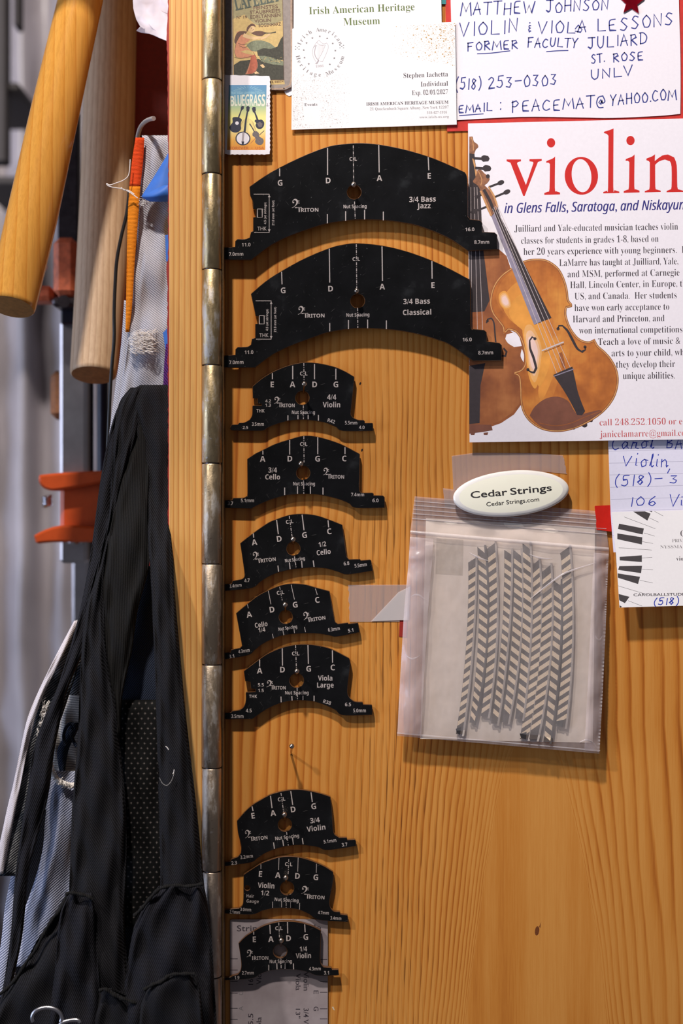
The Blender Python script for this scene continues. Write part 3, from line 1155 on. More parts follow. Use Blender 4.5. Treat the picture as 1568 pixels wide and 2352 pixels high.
def pxs(s, ox, oy, k):
    """Zoom-view readings -> photo pixels."""
    return [(ox + float(a) / k, oy + float(b) / k) for a, b in (q.split(',') for q in s.split())]


TEMPLATES = [
    dict(key='jazz', z=(500, 310, 2.376), hang=(-.0060, -.0064), rot=1.3, hole=(813, 441, 17),
         out='175,283 257,226 340,178 468,116 600,66 690,51 780,46 880,54 1018,81 1150,120 1250,160 1347,205 1360,250 1362,445 1375,462 1430,467 1441,480 1441,530 1510,534 1522,545 1525,622 1365,630 1250,555 1100,495 1000,474 900,462 750,460 600,480 500,509 400,545 330,577 270,612 185,676 175,679 25,678 25,615 95,612 97,580 108,570 150,570 175,560 183,530 195,525 195,450 210,448 210,405 195,402 193,365 183,340 178,325',
         lines=[(642, 387, 642, 405), (752, 340, 752, 402), (869.5, 333, 870.5, 396), (983, 361, 984.5, 391)],
         nuts=[(751.5, 492, 751.5, 513), (793.5, 485, 793.5, 507), (837, 482, 837, 504), (880, 486, 880, 506)],
         letters=[('G', 643, 420), ('D', 753.5, 414.5), ('A', 871, 409), ('E', 985.5, 404)],
         cl=[(811, 334, 812, 420), (814, 463, 815.5, 503)], clt=(811, 365), nut=(815, 474, 53, 8),
         clef=(670, 458, 687, 477), tri=(682, 731, 481.5, 10),
         words=[('3/4 Bass', 970, 457.5, 12, 61), ('Jazz', 973, 472.5, 12, 31), ('16.0', 1078.5, 527, 8, 21), ('8.7mm', 1106, 556, 8, 34),
                ('11.0', 565, 562, 8, 20), ('7.0mm', 542, 583.5, 8, 33)],
         label='large black bridge template marked 3/4 Bass Jazz, topmost on the door', pin=(812, 424)),
    dict(key='classical', z=(500, 550, 2.34), hang=(-.0064, -.0068), rot=1.3, hole=(821, 691, 17),
         out='180,293 260,225 345,170 468,103 600,48 675,29 750,22 885,35 1018,67 1150,115 1250,162 1345,213 1355,240 1358,460 1372,483 1430,488 1442,498 1445,550 1512,557 1524,568 1524,648 1370,650 1250,565 1175,535 1100,512 1005,492 905,480 750,475 600,495 500,528 400,565 330,597 280,625 205,680 190,686 25,686 25,625 95,622 97,590 108,580 160,578 180,565 185,535 203,530 203,455 220,452 220,412 205,410 200,385 190,340',
         lines=[(646.5, 624, 647.5, 653), (756, 571, 757, 649), (877, 566, 878, 645), (991.5, 600, 992, 640)],
         nuts=[(757, 742, 757, 761), (800, 735, 800, 756), (844, 734, 844, 754), (887, 736, 887, 756)],
         letters=[('G', 650, 667), ('D', 759, 663), ('A', 877.5, 658.5), ('E', 994, 655)],
         cl=[(818, 561, 819, 662), (821, 707, 821.5, 753)], clt=(818, 595), nut=(821.5, 723, 53, 8),
         clef=(684, 704, 700, 722), tri=(697, 745, 724.5, 10),
         words=[('3/4 Bass', 956.5, 692, 12, 61), ('Classical', 957.5, 717, 12, 65), ('16.0', 1072.5, 780, 8, 21), ('8.7mm', 1115, 810, 8, 34),
                ('11.0', 571.5, 809, 8, 20), ('7.0mm', 542.5, 832, 8, 33)],
         label='large black bridge template marked 3/4 Bass Classical, overlapping the violin flyer', pin=(819, 668)),
    dict(key='v44', z=(500, 820, 3.92), rot=0, hole=(694, 913.5, 16.6),
         out='315,265 400,195 490,140 580,100 670,70 775,52 870,55 965,70 1060,95 1150,135 1225,180 1222,240 1200,450 1195,510 1205,535 1220,550 1260,568 1310,570 1320,580 1322,597 1388,597 1393,605 1395,662 1130,662 1060,625 980,592 900,575 770,562 630,572 500,610 440,637 385,660 120,658 112,640 125,612 180,610 195,595 240,592 290,565 312,520 315,440 395,438 395,420 360,415 358,372 318,370',
         lines=[(625.3, 857, 625.3, 871), (672, 840, 672, 871), (722, 836, 722, 871), (771, 847, 771, 872)],
         nuts=[(661, 954, 661, 965.5), (684, 953, 684, 963), (707.5, 953, 707.5, 963), (731, 953, 731, 966)],
         letters=[('E', 625, 883), ('A', 671.5, 883), ('D', 722.5, 883), ('G', 771, 883)],
         cl=[(697.5, 834, 698, 877), (696.3, 931, 696.5, 963)], clt=(697.5, 858), nut=(696.5, 947, 53, 8),
         clef=(629, 912, 643, 927), tri=(639, 676.5, 930.5, 9.5),
         words=[('4/4', 761.5, 912, 12, 21), ('Violin', 761, 929.5, 12, 40), ('4.2', 615.5, 921, 7, 13), ('1.3', 615.5, 930.5, 7, 13), ('THK', 598, 943.5, 7.5, 18.5),
                ('3.5mm', 592, 974, 8, 27.5), ('2.5', 563.3, 982, 7, 12.5), ('5.5mm', 806, 971, 8, 28), ('4.0', 830.5, 981.5, 7.5, 13), ('R42', 760.5, 967, 8, 17, -17)],
         label='small black bridge template marked 4/4 Violin', pin=(698.5, 882)),
    dict(key='c34', z=(500, 820, 3.92), rot=0, hole=(696, 1086, 16.3),
         out='268,920 335,875 405,840 520,785 645,745 775,712 900,722 1050,765 1145,805 1275,875 1272,1050 1270,1180 1280,1215 1300,1225 1390,1225 1400,1232 1402,1248 1485,1250 1498,1262 1500,1355 1245,1355 1180,1315 1080,1275 945,1243 860,1232 775,1230 690,1234 600,1245 480,1280 380,1320 310,1355 295,1362 45,1355 45,1292 130,1290 140,1272 230,1270 262,1255 270,1225',
         lines=[(603.5, 1035, 603.5, 1044), (665, 1011, 665, 1044), (729.5, 1004, 729.5, 1043), (792, 1027, 792, 1043)],
         nuts=[(653.5, 1120, 653.5, 1137), (683, 1117, 683, 1134), (712.5, 1117, 712.5, 1134), (741.5, 1120, 741.5, 1136)],
         letters=[('A', 603, 1054), ('D', 665.5, 1053.5), ('G', 729, 1053.5), ('C', 790.5, 1053)],
         cl=[(697.5, 1002, 698, 1062), (697, 1103, 697.5, 1134)], clt=(697.5, 1020), nut=(698, 1111, 50, 8),
         clef=(742, 1075, 755, 1091), tri=(751.5, 790, 1094.5, 9.5),
         words=[('3/4', 626, 1079.5, 11.5, 20), ('Cello', 626, 1095.5, 11.5, 34), ('5.1mm', 568, 1149.5, 8, 30), ('3.7', 529, 1156, 8, 12), ('7.4mm', 821, 1136, 8, 30), ('6.0', 862, 1149.5, 8, 14)],
         label='black bridge template marked 3/4 Cello', pin=(691, 1065)),
    dict(key='c12', z=(500, 1160, 3.92), rot=7.5, hole=(673.5, 1260, 16.3),
         out='205,345 320,255 450,165 530,130 645,92 760,82 880,95 990,130 1118,180 1150,420 1158,465 1180,492 1280,490 1287,502 1370,495 1378,502 1390,590 1170,622 1080,598 980,570 860,560 755,568 650,580 545,605 450,645 380,690 300,745 50,772 48,715 125,710 135,685 215,670 240,650 242,600',
         lines=[(581.5, 1225, 582.5, 1235), (635, 1194, 639, 1227), (693.5, 1182, 698, 1218), (753, 1195, 754.5, 1211)],
         nuts=[(638, 1299, 639.5, 1313), (664.5, 1292, 666, 1307), (692.5, 1288, 693.5, 1304), (719, 1287.5, 721, 1302)],
         letters=[('A', 584, 1245.5), ('D', 641, 1237.5), ('G', 699, 1229), ('C', 756, 1220.5)],
         cl=[(664, 1185, 670.5, 1232), (676, 1278, 680, 1305)], clt=(665, 1198), nut=(677, 1285, 46, 7.5),
         clef=(580, 1268, 594, 1285), tri=(590.5, 633, 1286, 9.5),
         words=[('1/2', 740, 1250, 11, 17), ('Cello', 743, 1268, 11.5, 32), ('4.7', 567, 1333, 8, 12.5), ('3.4mm', 540.5, 1345, 8, 28), ('6.8', 795.5, 1294, 8, 13), ('5.5mm', 828, 1298, 8, 28)],
         label='tilted black bridge template marked 1/2 Cello', pin=(673, 1238.5)),
    dict(key='c14', z=(500, 1160, 3.92), rot=9, hole=(656, 1417, 16.3),
         out='168,975 270,890 360,820 455,770 560,728 660,710 780,718 880,745 1003,778 1020,880 1045,1020 1055,1055 1080,1073 1170,1062 1175,1073 1255,1063 1262,1072 1272,1145 1070,1182 1000,1170 900,1155 790,1152 690,1158 590,1170 500,1200 400,1250 330,1305 270,1350 50,1390 48,1335 115,1328 122,1305 200,1290 220,1270 215,1230',
         lines=[(568, 1388, 570, 1397), (616, 1357, 622, 1388), (668.5, 1343, 676, 1377), (724, 1352, 728.5, 1366)],
         nuts=[(625.5, 1456, 627.5, 1466), (649.5, 1448, 651.5, 1459), (674.5, 1441, 676, 1454), (699, 1440, 701.5, 1452)],
         letters=[('A', 572, 1411.5), ('D', 624.5, 1400), ('G', 677.5, 1389), ('C', 728.5, 1378)],
         cl=[(642, 1348, 648, 1379)], clt=(644, 1361), nut=(660.5, 1442, 43, 7.5),
         clef=(696, 1406, 710, 1423), tri=(705, 747, 1421, 9.5), thin=True,
         words=[('Cello', 599.5, 1434.5, 11, 29), ('1/4', 601, 1446.5, 10.5, 16), ('4.3mm', 560, 1495, 8, 26), ('3.1', 531.5, 1507.5, 8, 12), ('6.3mm', 766.5, 1445, 8, 27), ('5.1', 805, 1448, 8, 12)],
         label='tilted black bridge template marked Cello 1/4', pin=(654.5, 1389)),
    dict(key='viola', z=(500, 1460, 3.92), rot=0, hole=(681, 1563, 17),
         out='238,320 375,215 460,160 580,110 700,85 815,82 940,100 1035,130 1180,205 1190,260 1170,420 1165,510 1185,560 1230,595 1300,600 1308,622 1380,625 1386,635 1388,712 1130,715 1060,670 980,630 865,592 760,582 660,585 570,605 480,640 400,685 310,750 50,750 48,700 120,695 128,682 200,670 240,635 255,580 255,512 340,508 340,480 300,475 292,412 250,410',
         lines=[(596, 1515, 596, 1531), (648, 1489, 648.5, 1529), (707, 1482, 708, 1525), (763, 1494, 763.5, 1522)],
         nuts=[(645, 1600, 645.5, 1613), (670, 1599, 670.5, 1609), (695.5, 1598, 695.5, 1608), (721, 1598, 721, 1610.5)],
         letters=[('A', 596, 1540.5), ('D', 648.5, 1538), ('G', 708.5, 1536), ('C', 764, 1533)],
         cl=[(678.5, 1482, 680.5, 1537), (682, 1580, 683, 1608)], clt=(679, 1501), nut=(681.5, 1591, 54, 8),
         clef=(612, 1563, 626, 1578), tri=(621.5, 656, 1579, 9),
         words=[('Viola', 746.5, 1557.5, 11.5, 33), ('Large', 747, 1573.5, 11.5, 38), ('5.5', 599, 1573, 7.5, 13.5), ('1.5', 599, 1586, 7.5, 13), ('THK', 581, 1599.5, 7.5, 18),
                ('4.5', 571, 1632, 8, 13.5), ('3.5mm', 545, 1645, 8, 28), ('R38', 751, 1613, 8, 18, -17), ('6.5', 799, 1618, 8, 14), ('5.0mm', 825.5, 1632, 8, 29)],
         label='black bridge template marked Viola Large, above the empty pin', pin=(681.5, 1541.5)),
    dict(key='v34', z=(500, 1790, 3.92), rot=7.5, hole=(654, 1894, 16.4),
         out='175,375 240,300 310,235 400,180 475,140 570,112 660,98 760,98 850,112 930,132 1010,158 1025,290 1035,450 1050,500 1090,527 1160,527 1165,548 1232,545 1240,555 1243,600 990,635 900,608 770,590 680,592 590,605 510,628 430,660 360,705 290,748 60,780 55,750 110,742 125,720 180,700 210,665 212,590 185,480',
         lines=[(578.5, 1852, 581, 1863), (621, 1828, 624.5, 1856), (667.5, 1817, 672, 1849), (714, 1820, 717, 1842)],
         nuts=[(628, 1935, 630, 1949.5), (649, 1929, 651, 1943), (671.5, 1925, 673.5, 1940), (694, 1925, 696, 1939)],
         letters=[('E', 581, 1873.5), ('A', 627, 1867.5), ('D', 673, 1859), ('G', 720, 1852)],
         cl=[(645, 1821, 651, 1864), (658, 1911, 662, 1942)], clt=(646.5, 1835.5), nut=(659, 1922.5, 55, 8),
         clef=(562, 1907, 576, 1924), tri=(574, 614, 1925, 9.5),
         words=[('3/4', 723, 1884, 11.5, 22), ('Violin', 725.5, 1902, 12, 43), ('3.2mm', 566, 1967.5, 8, 29), ('2.3', 537.5, 1982, 8, 13), ('5.1mm', 757.5, 1931.5, 8, 29), ('3.7', 791, 1940, 8, 13)],
         label='tilted black bridge template marked 3/4 Violin, below the empty pin', pin=(653, 1871)),
    dict(key='v12', z=(500, 1790, 3.92), rot=-3, hole=(659, 2040, 16.5),
         out='235,860 310,810 390,760 480,725 550,705 630,697 720,703 810,725 890,755 965,790 1035,835 1035,920 1005,1080 1005,1130 1020,1170 1050,1192 1095,1195 1103,1218 1163,1225 1168,1240 1168,1285 910,1262 820,1210 735,1172 655,1158 575,1155 490,1160 400,1180 300,1215 60,1205 58,1175 190,1165 220,1140 232,1100 234,1000',
         lines=[(599, 1985, 599, 1996), (640.5, 1971, 639.5, 1998), (684.5, 1970, 683.5, 2002), (726.5, 1984, 726, 2005)],
         nuts=[(626, 2071, 626, 2085), (646.5, 2069, 646.5, 2084), (667, 2069, 667, 2085), (688, 2074, 687.5, 2089)],
         letters=[('E', 598, 2007.5), ('A', 638, 2010), ('D', 683, 2012), ('G', 725, 2015)],
         cl=[(663, 1973, 661.5, 2010), (657, 2060, 657, 2085)], clt=(663, 1985), nut=(658, 2067, 55, 8), hair=(567.6, 2039.5, 6.8),
         clef=(692, 2036, 708, 2053), tri=(702, 745, 2060, 9.5), thin=True,
         words=[('Violin', 611, 2034, 12, 38), ('1/2', 608.5, 2051, 11, 19), ('Hair', 574.5, 2058, 7.5, 17), ('Gauge', 580, 2070, 7.5, 28), ('3.0mm', 564, 2089, 7.5, 25), ('2.1mm', 539, 2095, 7.5, 24),
                ('4.7mm', 742.5, 2096.5, 7.5, 25), ('3.4mm', 771, 2109, 7.5, 25)],
         label='black bridge template marked Violin 1/2 with a hair gauge hole', pin=(656, 2016)),
    dict(key='v14', z=(500, 2070, 3.92), hang=(-.0052, -.0052), rot=1, hole=(643, 2185, 16.5),
         out='190,380 250,320 320,275 400,230 470,205 550,188 630,185 710,190 785,205 860,232 925,265 922,400 918,500 925,560 950,595 1020,600 1028,618 1083,618 1087,665 900,668 820,640 740,620 640,612 560,612 460,625 380,655 300,695 60,710 58,690 115,685 130,675 180,662 205,630 215,570 205,480',
         lines=[(582.5, 2140, 582.5, 2147), (619.5, 2124, 620.5, 2145), (660, 2118, 660.5, 2144), (699.5, 2123, 700.5, 2141)],
         nuts=[(617, 2216, 617, 2229), (635.5, 2213, 636, 2226.5), (654.5, 2213, 654.5, 2225.5), (673.5, 2213, 674, 2226.5)],
         letters=[('E', 584, 2157.5), ('A', 622, 2157), ('D', 662.5, 2155), ('G', 702, 2152)],
         cl=[(640, 2119, 641.5, 2153), (645, 2203, 645.5, 2226)], clt=(640.5, 2132), nut=(644.5, 2208, 51, 8),
         clef=(566, 2182, 580, 2198), tri=(576, 616, 2200, 9.5),
         words=[('1/4', 696.5, 2179.5, 11, 17), ('Violin', 696.5, 2195, 11.5, 35), ('2.7mm', 569, 2234.5, 8, 27), ('1.9', 544, 2245.5, 7.5, 11), ('4.3mm', 723, 2225, 8, 27), ('3.1', 749.5, 2234.5, 8, 11.5)],
         label='smallest black bridge template marked 1/4 Violin, hung over the string gauge', pin=(645.5, 2160)),
]


def dashes(mb, pl, seg, w=1.6):
    x0, y0, x1, y1 = seg
    L = math.hypot(x1 - x0, y1 - y0)
    t, k = 0, 0
    while t < L:
        q = min(L, t + (7 if k % 2 == 0 else 1.6))
        ribbon(mb, pl, [(x0 + (x1 - x0) * t / L, y0 + (y1 - y0) * t / L), (x0 + (x1 - x0) * q / L, y0 + (y1 - y0) * q / L)], w, .00005, 0, False)
        t = q + 2.6
        k += 1


for T in TEMPLATES:
    ox, oy, k = T['z']
    pts = pxs(T['out'], ox, oy, k)
    outline = catmull(pts, 7, True, 34)
    hx, hy, hrad = T['hole']
    hang = T.get('hang', (-.0036, -.0040))
    y_top, y_bot = min(p[1] for p in pts), max(p[1] for p in pts)
    pl = Plane(hang[0], hang[1], y_top, y_bot)
    loc = pl(hx, hy)
    th = thing('bridge_template', T['label'], 'template', loc, 'black bridge templates hung on the door')
    mb = MB()
    loops = [outline, ellipse(hx, hy, hrad, hrad, 36)]
    if 'hair' in T:
        loops.append(ellipse(T['hair'][0], T['hair'][1], T['hair'][2], T['hair'][2], 18))
    slab(mb, pl, loops, .0024, 0, 1, .00025)
    mb.build('plate', [M['acrylic'], M['acrylic_edge']], th)
    mb = MB()
    rot = T['rot']
    for s in T['lines']:
        ribbon(mb, pl, [(s[0], s[1]), (s[2], s[3])], 1.3 if T.get('thin') else 2.3, .00005, 0, False)
    for s in T['nuts']:
        ribbon(mb, pl, [(s[0], s[1]), (s[2], s[3])], 1.3 if T.get('thin') else 2.2, .00005, 0, False)
    for s in T['cl']:
        dashes(mb, pl, s, 1.3 if T.get('thin') else 1.8)
    if T['key'] in ('jazz', 'classical'):
        dy = 0 if T['key'] == 'jazz' else 245
        dx = 0 if T['key'] == 'jazz' else 4.5
        for q in ([(583, 446), (618, 446)], [(618, 446), (618, 533)], [(584, 534), (618, 534)], [(591, 480), (602, 480), (602, 499), (591, 499), (591, 480)]):
            ribbon(mb, pl, [(x + dx, y + dy) for x, y in q], 1.4, .00005, 0)
        for ay, s_ in ((449, 1), (531, -1)):
            poly(mb, pl, [(618 + dx, ay + dy - 2 * s_), (615 + dx, ay + dy + 4 * s_), (621 + dx, ay + dy + 4 * s_)], .00006)
    mb.build('scale_marks', M['white_ink'], th)
    mb = MB()
    for c, x, y in T['letters']:
        text_c(mb, pl, c, x, y, 13, rot)
    mb.build('string_letters', M['white_ink'], th)
    mb = MB()
    x, y = T['clt']
    cs, sn = math.cos(math.radians(rot)), math.sin(math.radians(rot))
    text_c(mb, pl, 'C', x - 5.4 * cs, y + 5.4 * sn, 8.5, rot)
    text_c(mb, pl, 'L', x + 5.6 * cs, y - 5.6 * sn, 8.5, rot)
    x, y, w, h = T['nut']
    text_c(mb, pl, 'Nut Spacing', x, y, h, rot, width=w)
    mb.build('nut_lettering', M['white_ink'], th)
    mb, mbs = MB(), MB()
    for wd in T['words']:
        r_ = wd[5] if len(wd) > 5 else rot
        st = 'bold'
        text_c(mb if wd[3] > 10 else mbs, pl, wd[0], wd[1], wd[2], wd[3], r_, st, width=wd[4], offset=-.006 if wd[3] < 9 else 0.0)
    mb.build('size_lettering', M['white_ink'], th)
    mb = mbs
    if T['key'] in ('jazz', 'classical'):
        x0 = 595.5 if T['key'] == 'classical' else 591
        text_c(mb, pl, 'THK', x0 + 10.5, 525 + dy, 8.5, 1, 'sans', width=21)
        text_c(mb, pl, '4.5 (at strings)', 608.5 + dx, 490 + dy, 5.2, 90, width=50)
        text_c(mb, pl, '21.0 mm (at foot)', 627 + dx, 489 + dy, 5.2, 90, width=58)
    mb.build('gauge_lettering', M['white_ink'], th)
    mb = MB()
    x0, x1, yc, h = T['tri']
    w = x1 - x0
    cx = (x0 + x1) / 2

    def along(u, v):
        return (cx + (u - cx) * cs + v * sn, yc - (u - cx) * sn + v * cs)
    tw = w * .2
    a_, b_ = along(x0, h / 2), along(x0 + tw, h / 2)
    text(mb, pl, 'T', a_[0], a_[1], b_[0], b_[1], h * 1.12)
    a_, b_ = along(x0 + tw * .92, h / 2), along(x1, h / 2)
    text(mb, pl, 'RITON', a_[0], a_[1], b_[0], b_[1], h * .86)
    # the T's bar reaches back under the clef
    ribbon(mb, pl, [along(x0 - w * .08, -h * .52), along(x0 + tw, -h * .52)], h * .2, .00005)
    clef(mb, pl, *T['clef'], rot)
    mb.build('maker_emblem', M['white_ink'], th)


def make_pin(px, py, label, group='ball-head pins stuck in the door', base=None):
    """Nickel pin with a ball head, driven into the door at a slight upward slope."""
    head = P(px, py, -.0125)
    b = P(px - 1, py + 16, 0.0) if base is None else P(base[0], base[1], 0.0)
    th = thing('ball_pin', label, 'pin', b, group)
    mb = MB()
    d = (b - head).normalized()
    tube(mb, [head, b + d * .001], .00062, 10)
    mb.build('shaft', M['pin'], th)
    mb = MB()
    ball(mb, head, 6.1 * S, 16, 10)
    mb.build('head', M['pin'], th)
    return th


for T in TEMPLATES:
    nm = T['label'].split('marked ')[1].split(',')[0].replace(' with a hair gauge hole', '')
    hx, hy, hrad = T['hole']
    make_pin(T['pin'][0], T['pin'][1], 'ball-head pin holding up the ' + nm + ' template',
             base=(hx + (T['pin'][0] - hx) * .6, hy - hrad + 5.5))
make_pin(670, 1714, 'bare ball-head pin with nothing hung on it', base=(668, 1731))

# ------------------------------------------------------------------ string gauge at the bottom
pl = Plane(-.0014)
gx0, gy0, gx1 = 528, 2112, 752.5
th = thing('string_gauge', 'frosted grey string spacing rule with tick marks behind the smallest template', 'ruler', pl(640, 2300))
mb = MB()
out = [(gx0 + 1, 2440)] + [(gx0, gy0 + 7)] + ellipse(gx0 + 5, gy0 + 5, 5, 5, 4, 0, 180, 270) + ellipse(gx1 - 5, gy0 + 5, 5, 5, 4, 0, 270, 360) + [(gx1, 2440)]
slab(mb, pl, out, .0012, 0)
mb.build('plate', M['gauge'], th)
mb = MB()
for y in (2202, 2228, 2254, 2281, 2316, 2341, 2372):
    ribbon(mb, pl, [(529.5, y), (545, y)], 1.5, .00004)
for y in (2204, 2230, 2254, 2279, 2317, 2340, 2370):
    ribbon(mb, pl, [(735, y), (751, y)], 1.3, .00004)
mb.build('scale_marks', M['ink_dark'], th)
mb = MB()
text(mb, pl, 'String Spacing Rule', 544, 2139, 737, 2137, 13.5, 'sans', .00004, 0, .004)
text(mb, pl, '16.5', 581, 2262, 581, 2236, 11, 'sans', .00004, 0, .004)
text(mb, pl, 'Viola', 600, 2261, 600, 2224, 11.5, 'sans', .00004, 0, .004)
text(mb, pl, 'Viola', 679, 2236, 679, 2275, 11.5, 'sans', .00004, 0, .004)
text(mb, pl, 'Violin', 697, 2232, 697, 2275, 12.5, 'sans', .00004, 0, .004)
text(mb, pl, '15.5', 581, 2363, 581, 2328, 11, 'sans', .00004, 0, .002)
text(mb, pl, 'Viola', 600, 2378, 600, 2336, 11.5, 'sans', .00004, 0, .002)
text(mb, pl, '13"', 679, 2317, 679, 2339, 10, 'sans', .00004, 0, .002)
text(mb, pl, '3/4 Violin', 697, 2316, 697, 2380, 11.5, 'sans', .00004, 0, .002)
text(mb, pl, 'E', 720, 2275, 720, 2283, 11, 'sans', .00004)
text(mb, pl, 'G', 720, 2312, 720, 2322, 11, 'sans', .00004)
mb.build('lettering', M['ink_dark'], th)
mb = MB()
for y, s_ in ((2281, 'C'), (2316, 'A')):
    text_c(mb, pl, s_, 553, y, 10, 90, 'sans', .00004)
mb.build('faint_lettering', M['ink_grey'], th)
# ------------------------------------------------------------------ papers and cards
def sheet(th, pl, outline, mat, name='sheet', thick=.00025):
    mb = MB()
    slab(mb, pl, outline, thick, 0)
    return mb.build(name, mat, th)


# --- rosin carton
pl = Print(-.0016)
th = thing('rosin_carton', 'worn grey carton with an old violin rosin label, partly behind the stamp', 'box', pl(600, 100))
mb = MB()
slab(mb, pl, [(512, -40), (671, -40), (671, 60), (672.5, 120), (671.5, 185), (668, 200), (655, 206), (600, 207), (512, 206)], .0014, 0, 1, .0003)
mb.build('carton', [M['carton'], M['carton_edge']], th)
mb = MB()
for q in ([(668.5, -20), (668.5, 60), (669.5, 120), (669, 180), (665, 196), (652, 203)], [(652, 203.5), (620, 204.5), (560, 204.5)]):
    ribbon(mb, pl, q, 3.2, .00004)
mb.build('worn_edge', M['carton_edge'], th)
zl = lambda s: pxs(s, 505, 0, 8.96)
mb = MB()
poly(mb, pl, zl('250,-200 1290,-200 1320,1655 1335,1735 270,1760'), .00005, 0)            # tan paper
poly(mb, pl, zl('262,-200 1282,-200 1290,420 1100,500 800,520 262,400'), .00008, 1)       # grey-green sky
poly(mb, pl, catmull(zl('270,390 500,300 650,440 800,560 1290,560 1300,760 1150,800 1000,860 800,840 600,900 270,900'), 5, True), .00010, 0)
poly(mb, pl, catmull(zl('545,930 660,850 830,830 1010,880 1120,960 1180,1000 1000,1020 800,1060 640,1050'), 5, True), .00012, 2)   # hill
poly(mb, pl, zl('760,1040 900,990 1050,1010 1180,960 1250,800 1300,740 1310,1250 1060,1180 900,1150 780,1150'), .00013, 3)   # forest
poly(mb, pl, zl('800,1150 920,1150 1100,1190 1310,1260 1312,1350 1100,1330 950,1290 850,1260'), .00014, 2)             # stream
poly(mb, pl, zl('280,1340 420,1250 560,1240 800,1210 900,1280 1100,1320 1312,1330 1318,1650 280,1650'), .00013, 3)     # dark ground
for k in range(40):
    x, y = 840 + rnd.random() * 460, 1180 + rnd.random() * 110
    q = pxs('%f,%f' % (x, y), 505, 0, 8.96)[0]
    poly(mb, pl, ellipse(q[0], q[1], 1.6, .7, 5), .00016, 3 if k % 2 else 0)
# figure
poly(mb, pl, catmull(zl('340,660 440,640 520,680 530,760 620,800 600,840 520,900 520,960 640,1040 700,1080 730,1180 780,1330 740,1470 680,1510 520,1530 600,1330 650,1180 480,1200 330,1170 300,1060 330,900 370,820'), 4, True, 60), .00018, 4)
poly(mb, pl, catmull(zl('640,1170 720,1120 770,1300 740,1440 660,1510 560,1520 610,1360'), 4, True, 60), .00020, 5)
poly(mb, pl, catmull(zl('550,1030 640,1050 720,1100 700,1130 560,1110 420,1060'), 4, True, 60), .00021, 0)
poly(mb, pl, catmull(zl('300,800 350,680 440,640 560,650 520,700 440,720 380,800 330,900 300,880'), 4, True, 60), .00021, 6)
poly(mb, pl, catmull(zl('545,640 560,560 640,490 710,500 740,560 700,540 640,540 590,600 570,650'), 4, True, 60), .00024, 6)     # hair
poly(mb, pl, ellipse(*zl('650,600')[0], 7.6, 8.2, 16), .00022, 7)
ribbon(mb, pl, zl('480,720 580,760 700,790 840,770'), [9, 8, 7, 5], .00025, 7)
ribbon(mb, pl, zl('840,800 930,770 1000,720 1030,680'), [6, 5, 4.5, 5], .00024, 7)
poly(mb, pl, catmull(zl('640,680 740,640 850,640 920,660 1000,675 920,700 860,740 740,730'), 4, True, 70), .00027, 6)   # little fiddle
ribbon(mb, pl, zl('900,680 1040,680 1150,660'), [2, 2, 3], .00028, 3)
poly(mb, pl, zl('820,1340 880,1320 930,1380 880,1400'), .00023, 7)
poly(mb, pl, zl('700,1490 750,1465 810,1510 720,1520'), .00023, 7)
for q in ('690,1080 760,1200 830,1310', '300,1180 420,1200 560,1180 660,1150', '380,890 450,920 560,900', '400,940 480,980 560,960',
          '600,1330 560,1450 530,1530', '770,1310 750,1440 690,1500', '640,570 650,590', '670,620 700,610', '330,900 300,1060 330,1170'):
    ribbon(mb, pl, catmull(zl(q), 3), .9, .00030, 6)
ribbon(mb, pl, zl('268,-200 285,1640 1318,1640'), .9, .0003, 6)
ribbon(mb, pl, zl('1285,-200 1316,1640'), .9, .0003, 6)
mb.build('label_picture', [M['lab_tan'], M['lab_olive'], M['lab_green'], M['lab_dark'], M['lab_salmon'], M['lab_rose'], M['lab_brown'], M['lab_skin']], th)
mb = MB()
text(mb, pl, 'LAPELLA', 541, 24, 640, 2, 34, 'serif', .00032, 0, .012)
for s, x0, y0, x1, y1, h in (('FEINSTES', 582, 22, 638, 18, 8), ('STAUBFREIES', 574, 32.5, 643.5, 28, 8), ('N\u00ba 19', 543, 43, 567, 42, 6.5),
                             ('EDELTANNEN', 575, 43, 644, 38, 8), ('VIOLIN', 584, 52, 622, 49.5, 7.5), ('BOGENHARZ', 594, 62, 645, 58.5, 7.5)):
    text(mb, pl, s, x0, y0, x1, y1, h, 'sans', .00032, 1, .01)
text(mb, pl, 'GES. GESCH.', 616, 191, 652, 188.5, 4, 'bold', .00032, 1)
mb.build('lettering', [M['lab_teal'], M['lab_brown']], th)

# white tab under the carton
mb = MB()
slab(mb, Plane(-.0003), catmull([(650, 204), (672, 203), (671, 218), (664, 221), (656, 216)], 5, True), .0002)
o = mb.build('paper_scrap', M['paper'])
tag(o, 'tiny white paper corner peeking out under the rosin carton', 'paper')

# --- bluegrass stamp
pl = Print(-.0034, -.0036, 170, 360)
th = thing('postage_stamp', 'bluegrass postage stamp on white backing, propped under the rosin carton', 'stamp', pl(565, 265))
edge = [(513, 172)]
edge += [(513 + i, 172 + i * .025 + .35 * math.sin(i)) for i in range(4, 105, 5)]
edge += [(618.5, 175)] + [(619.6 + (1.1 if i % 2 else -.4) + .0 * i, 178 + i * 5.0) for i in range(35)]
edge += [(619, 354)] + [(612 - i * 5.6, 354.5 + (.8 if i % 2 else -.2)) for i in range(17)]
edge += [(512, 352)]
sheet(th, pl, edge, M['paper'], 'backing', .0004)
zs = lambda s: pxs(s, 505, 165, 11.76)
mb = MB()
poly(mb, pl, zs('240,355 1258,355 1222,2112 190,2112'), .00004)
mb.build('picture', M['stamp'], th)
mb = MB()
for a in range(-80, 81, 10):
    x, y = math.sin(math.radians(a)), math.cos(math.radians(a))
    ribbon(mb, pl, [(568 + x * 14, 258 - y * 14 + 28), (568 + x * (34 - abs(a) * .03), 258 - y * 14 + 28 + abs(x) * 40 + 10)], .7, .00007, 1, False)
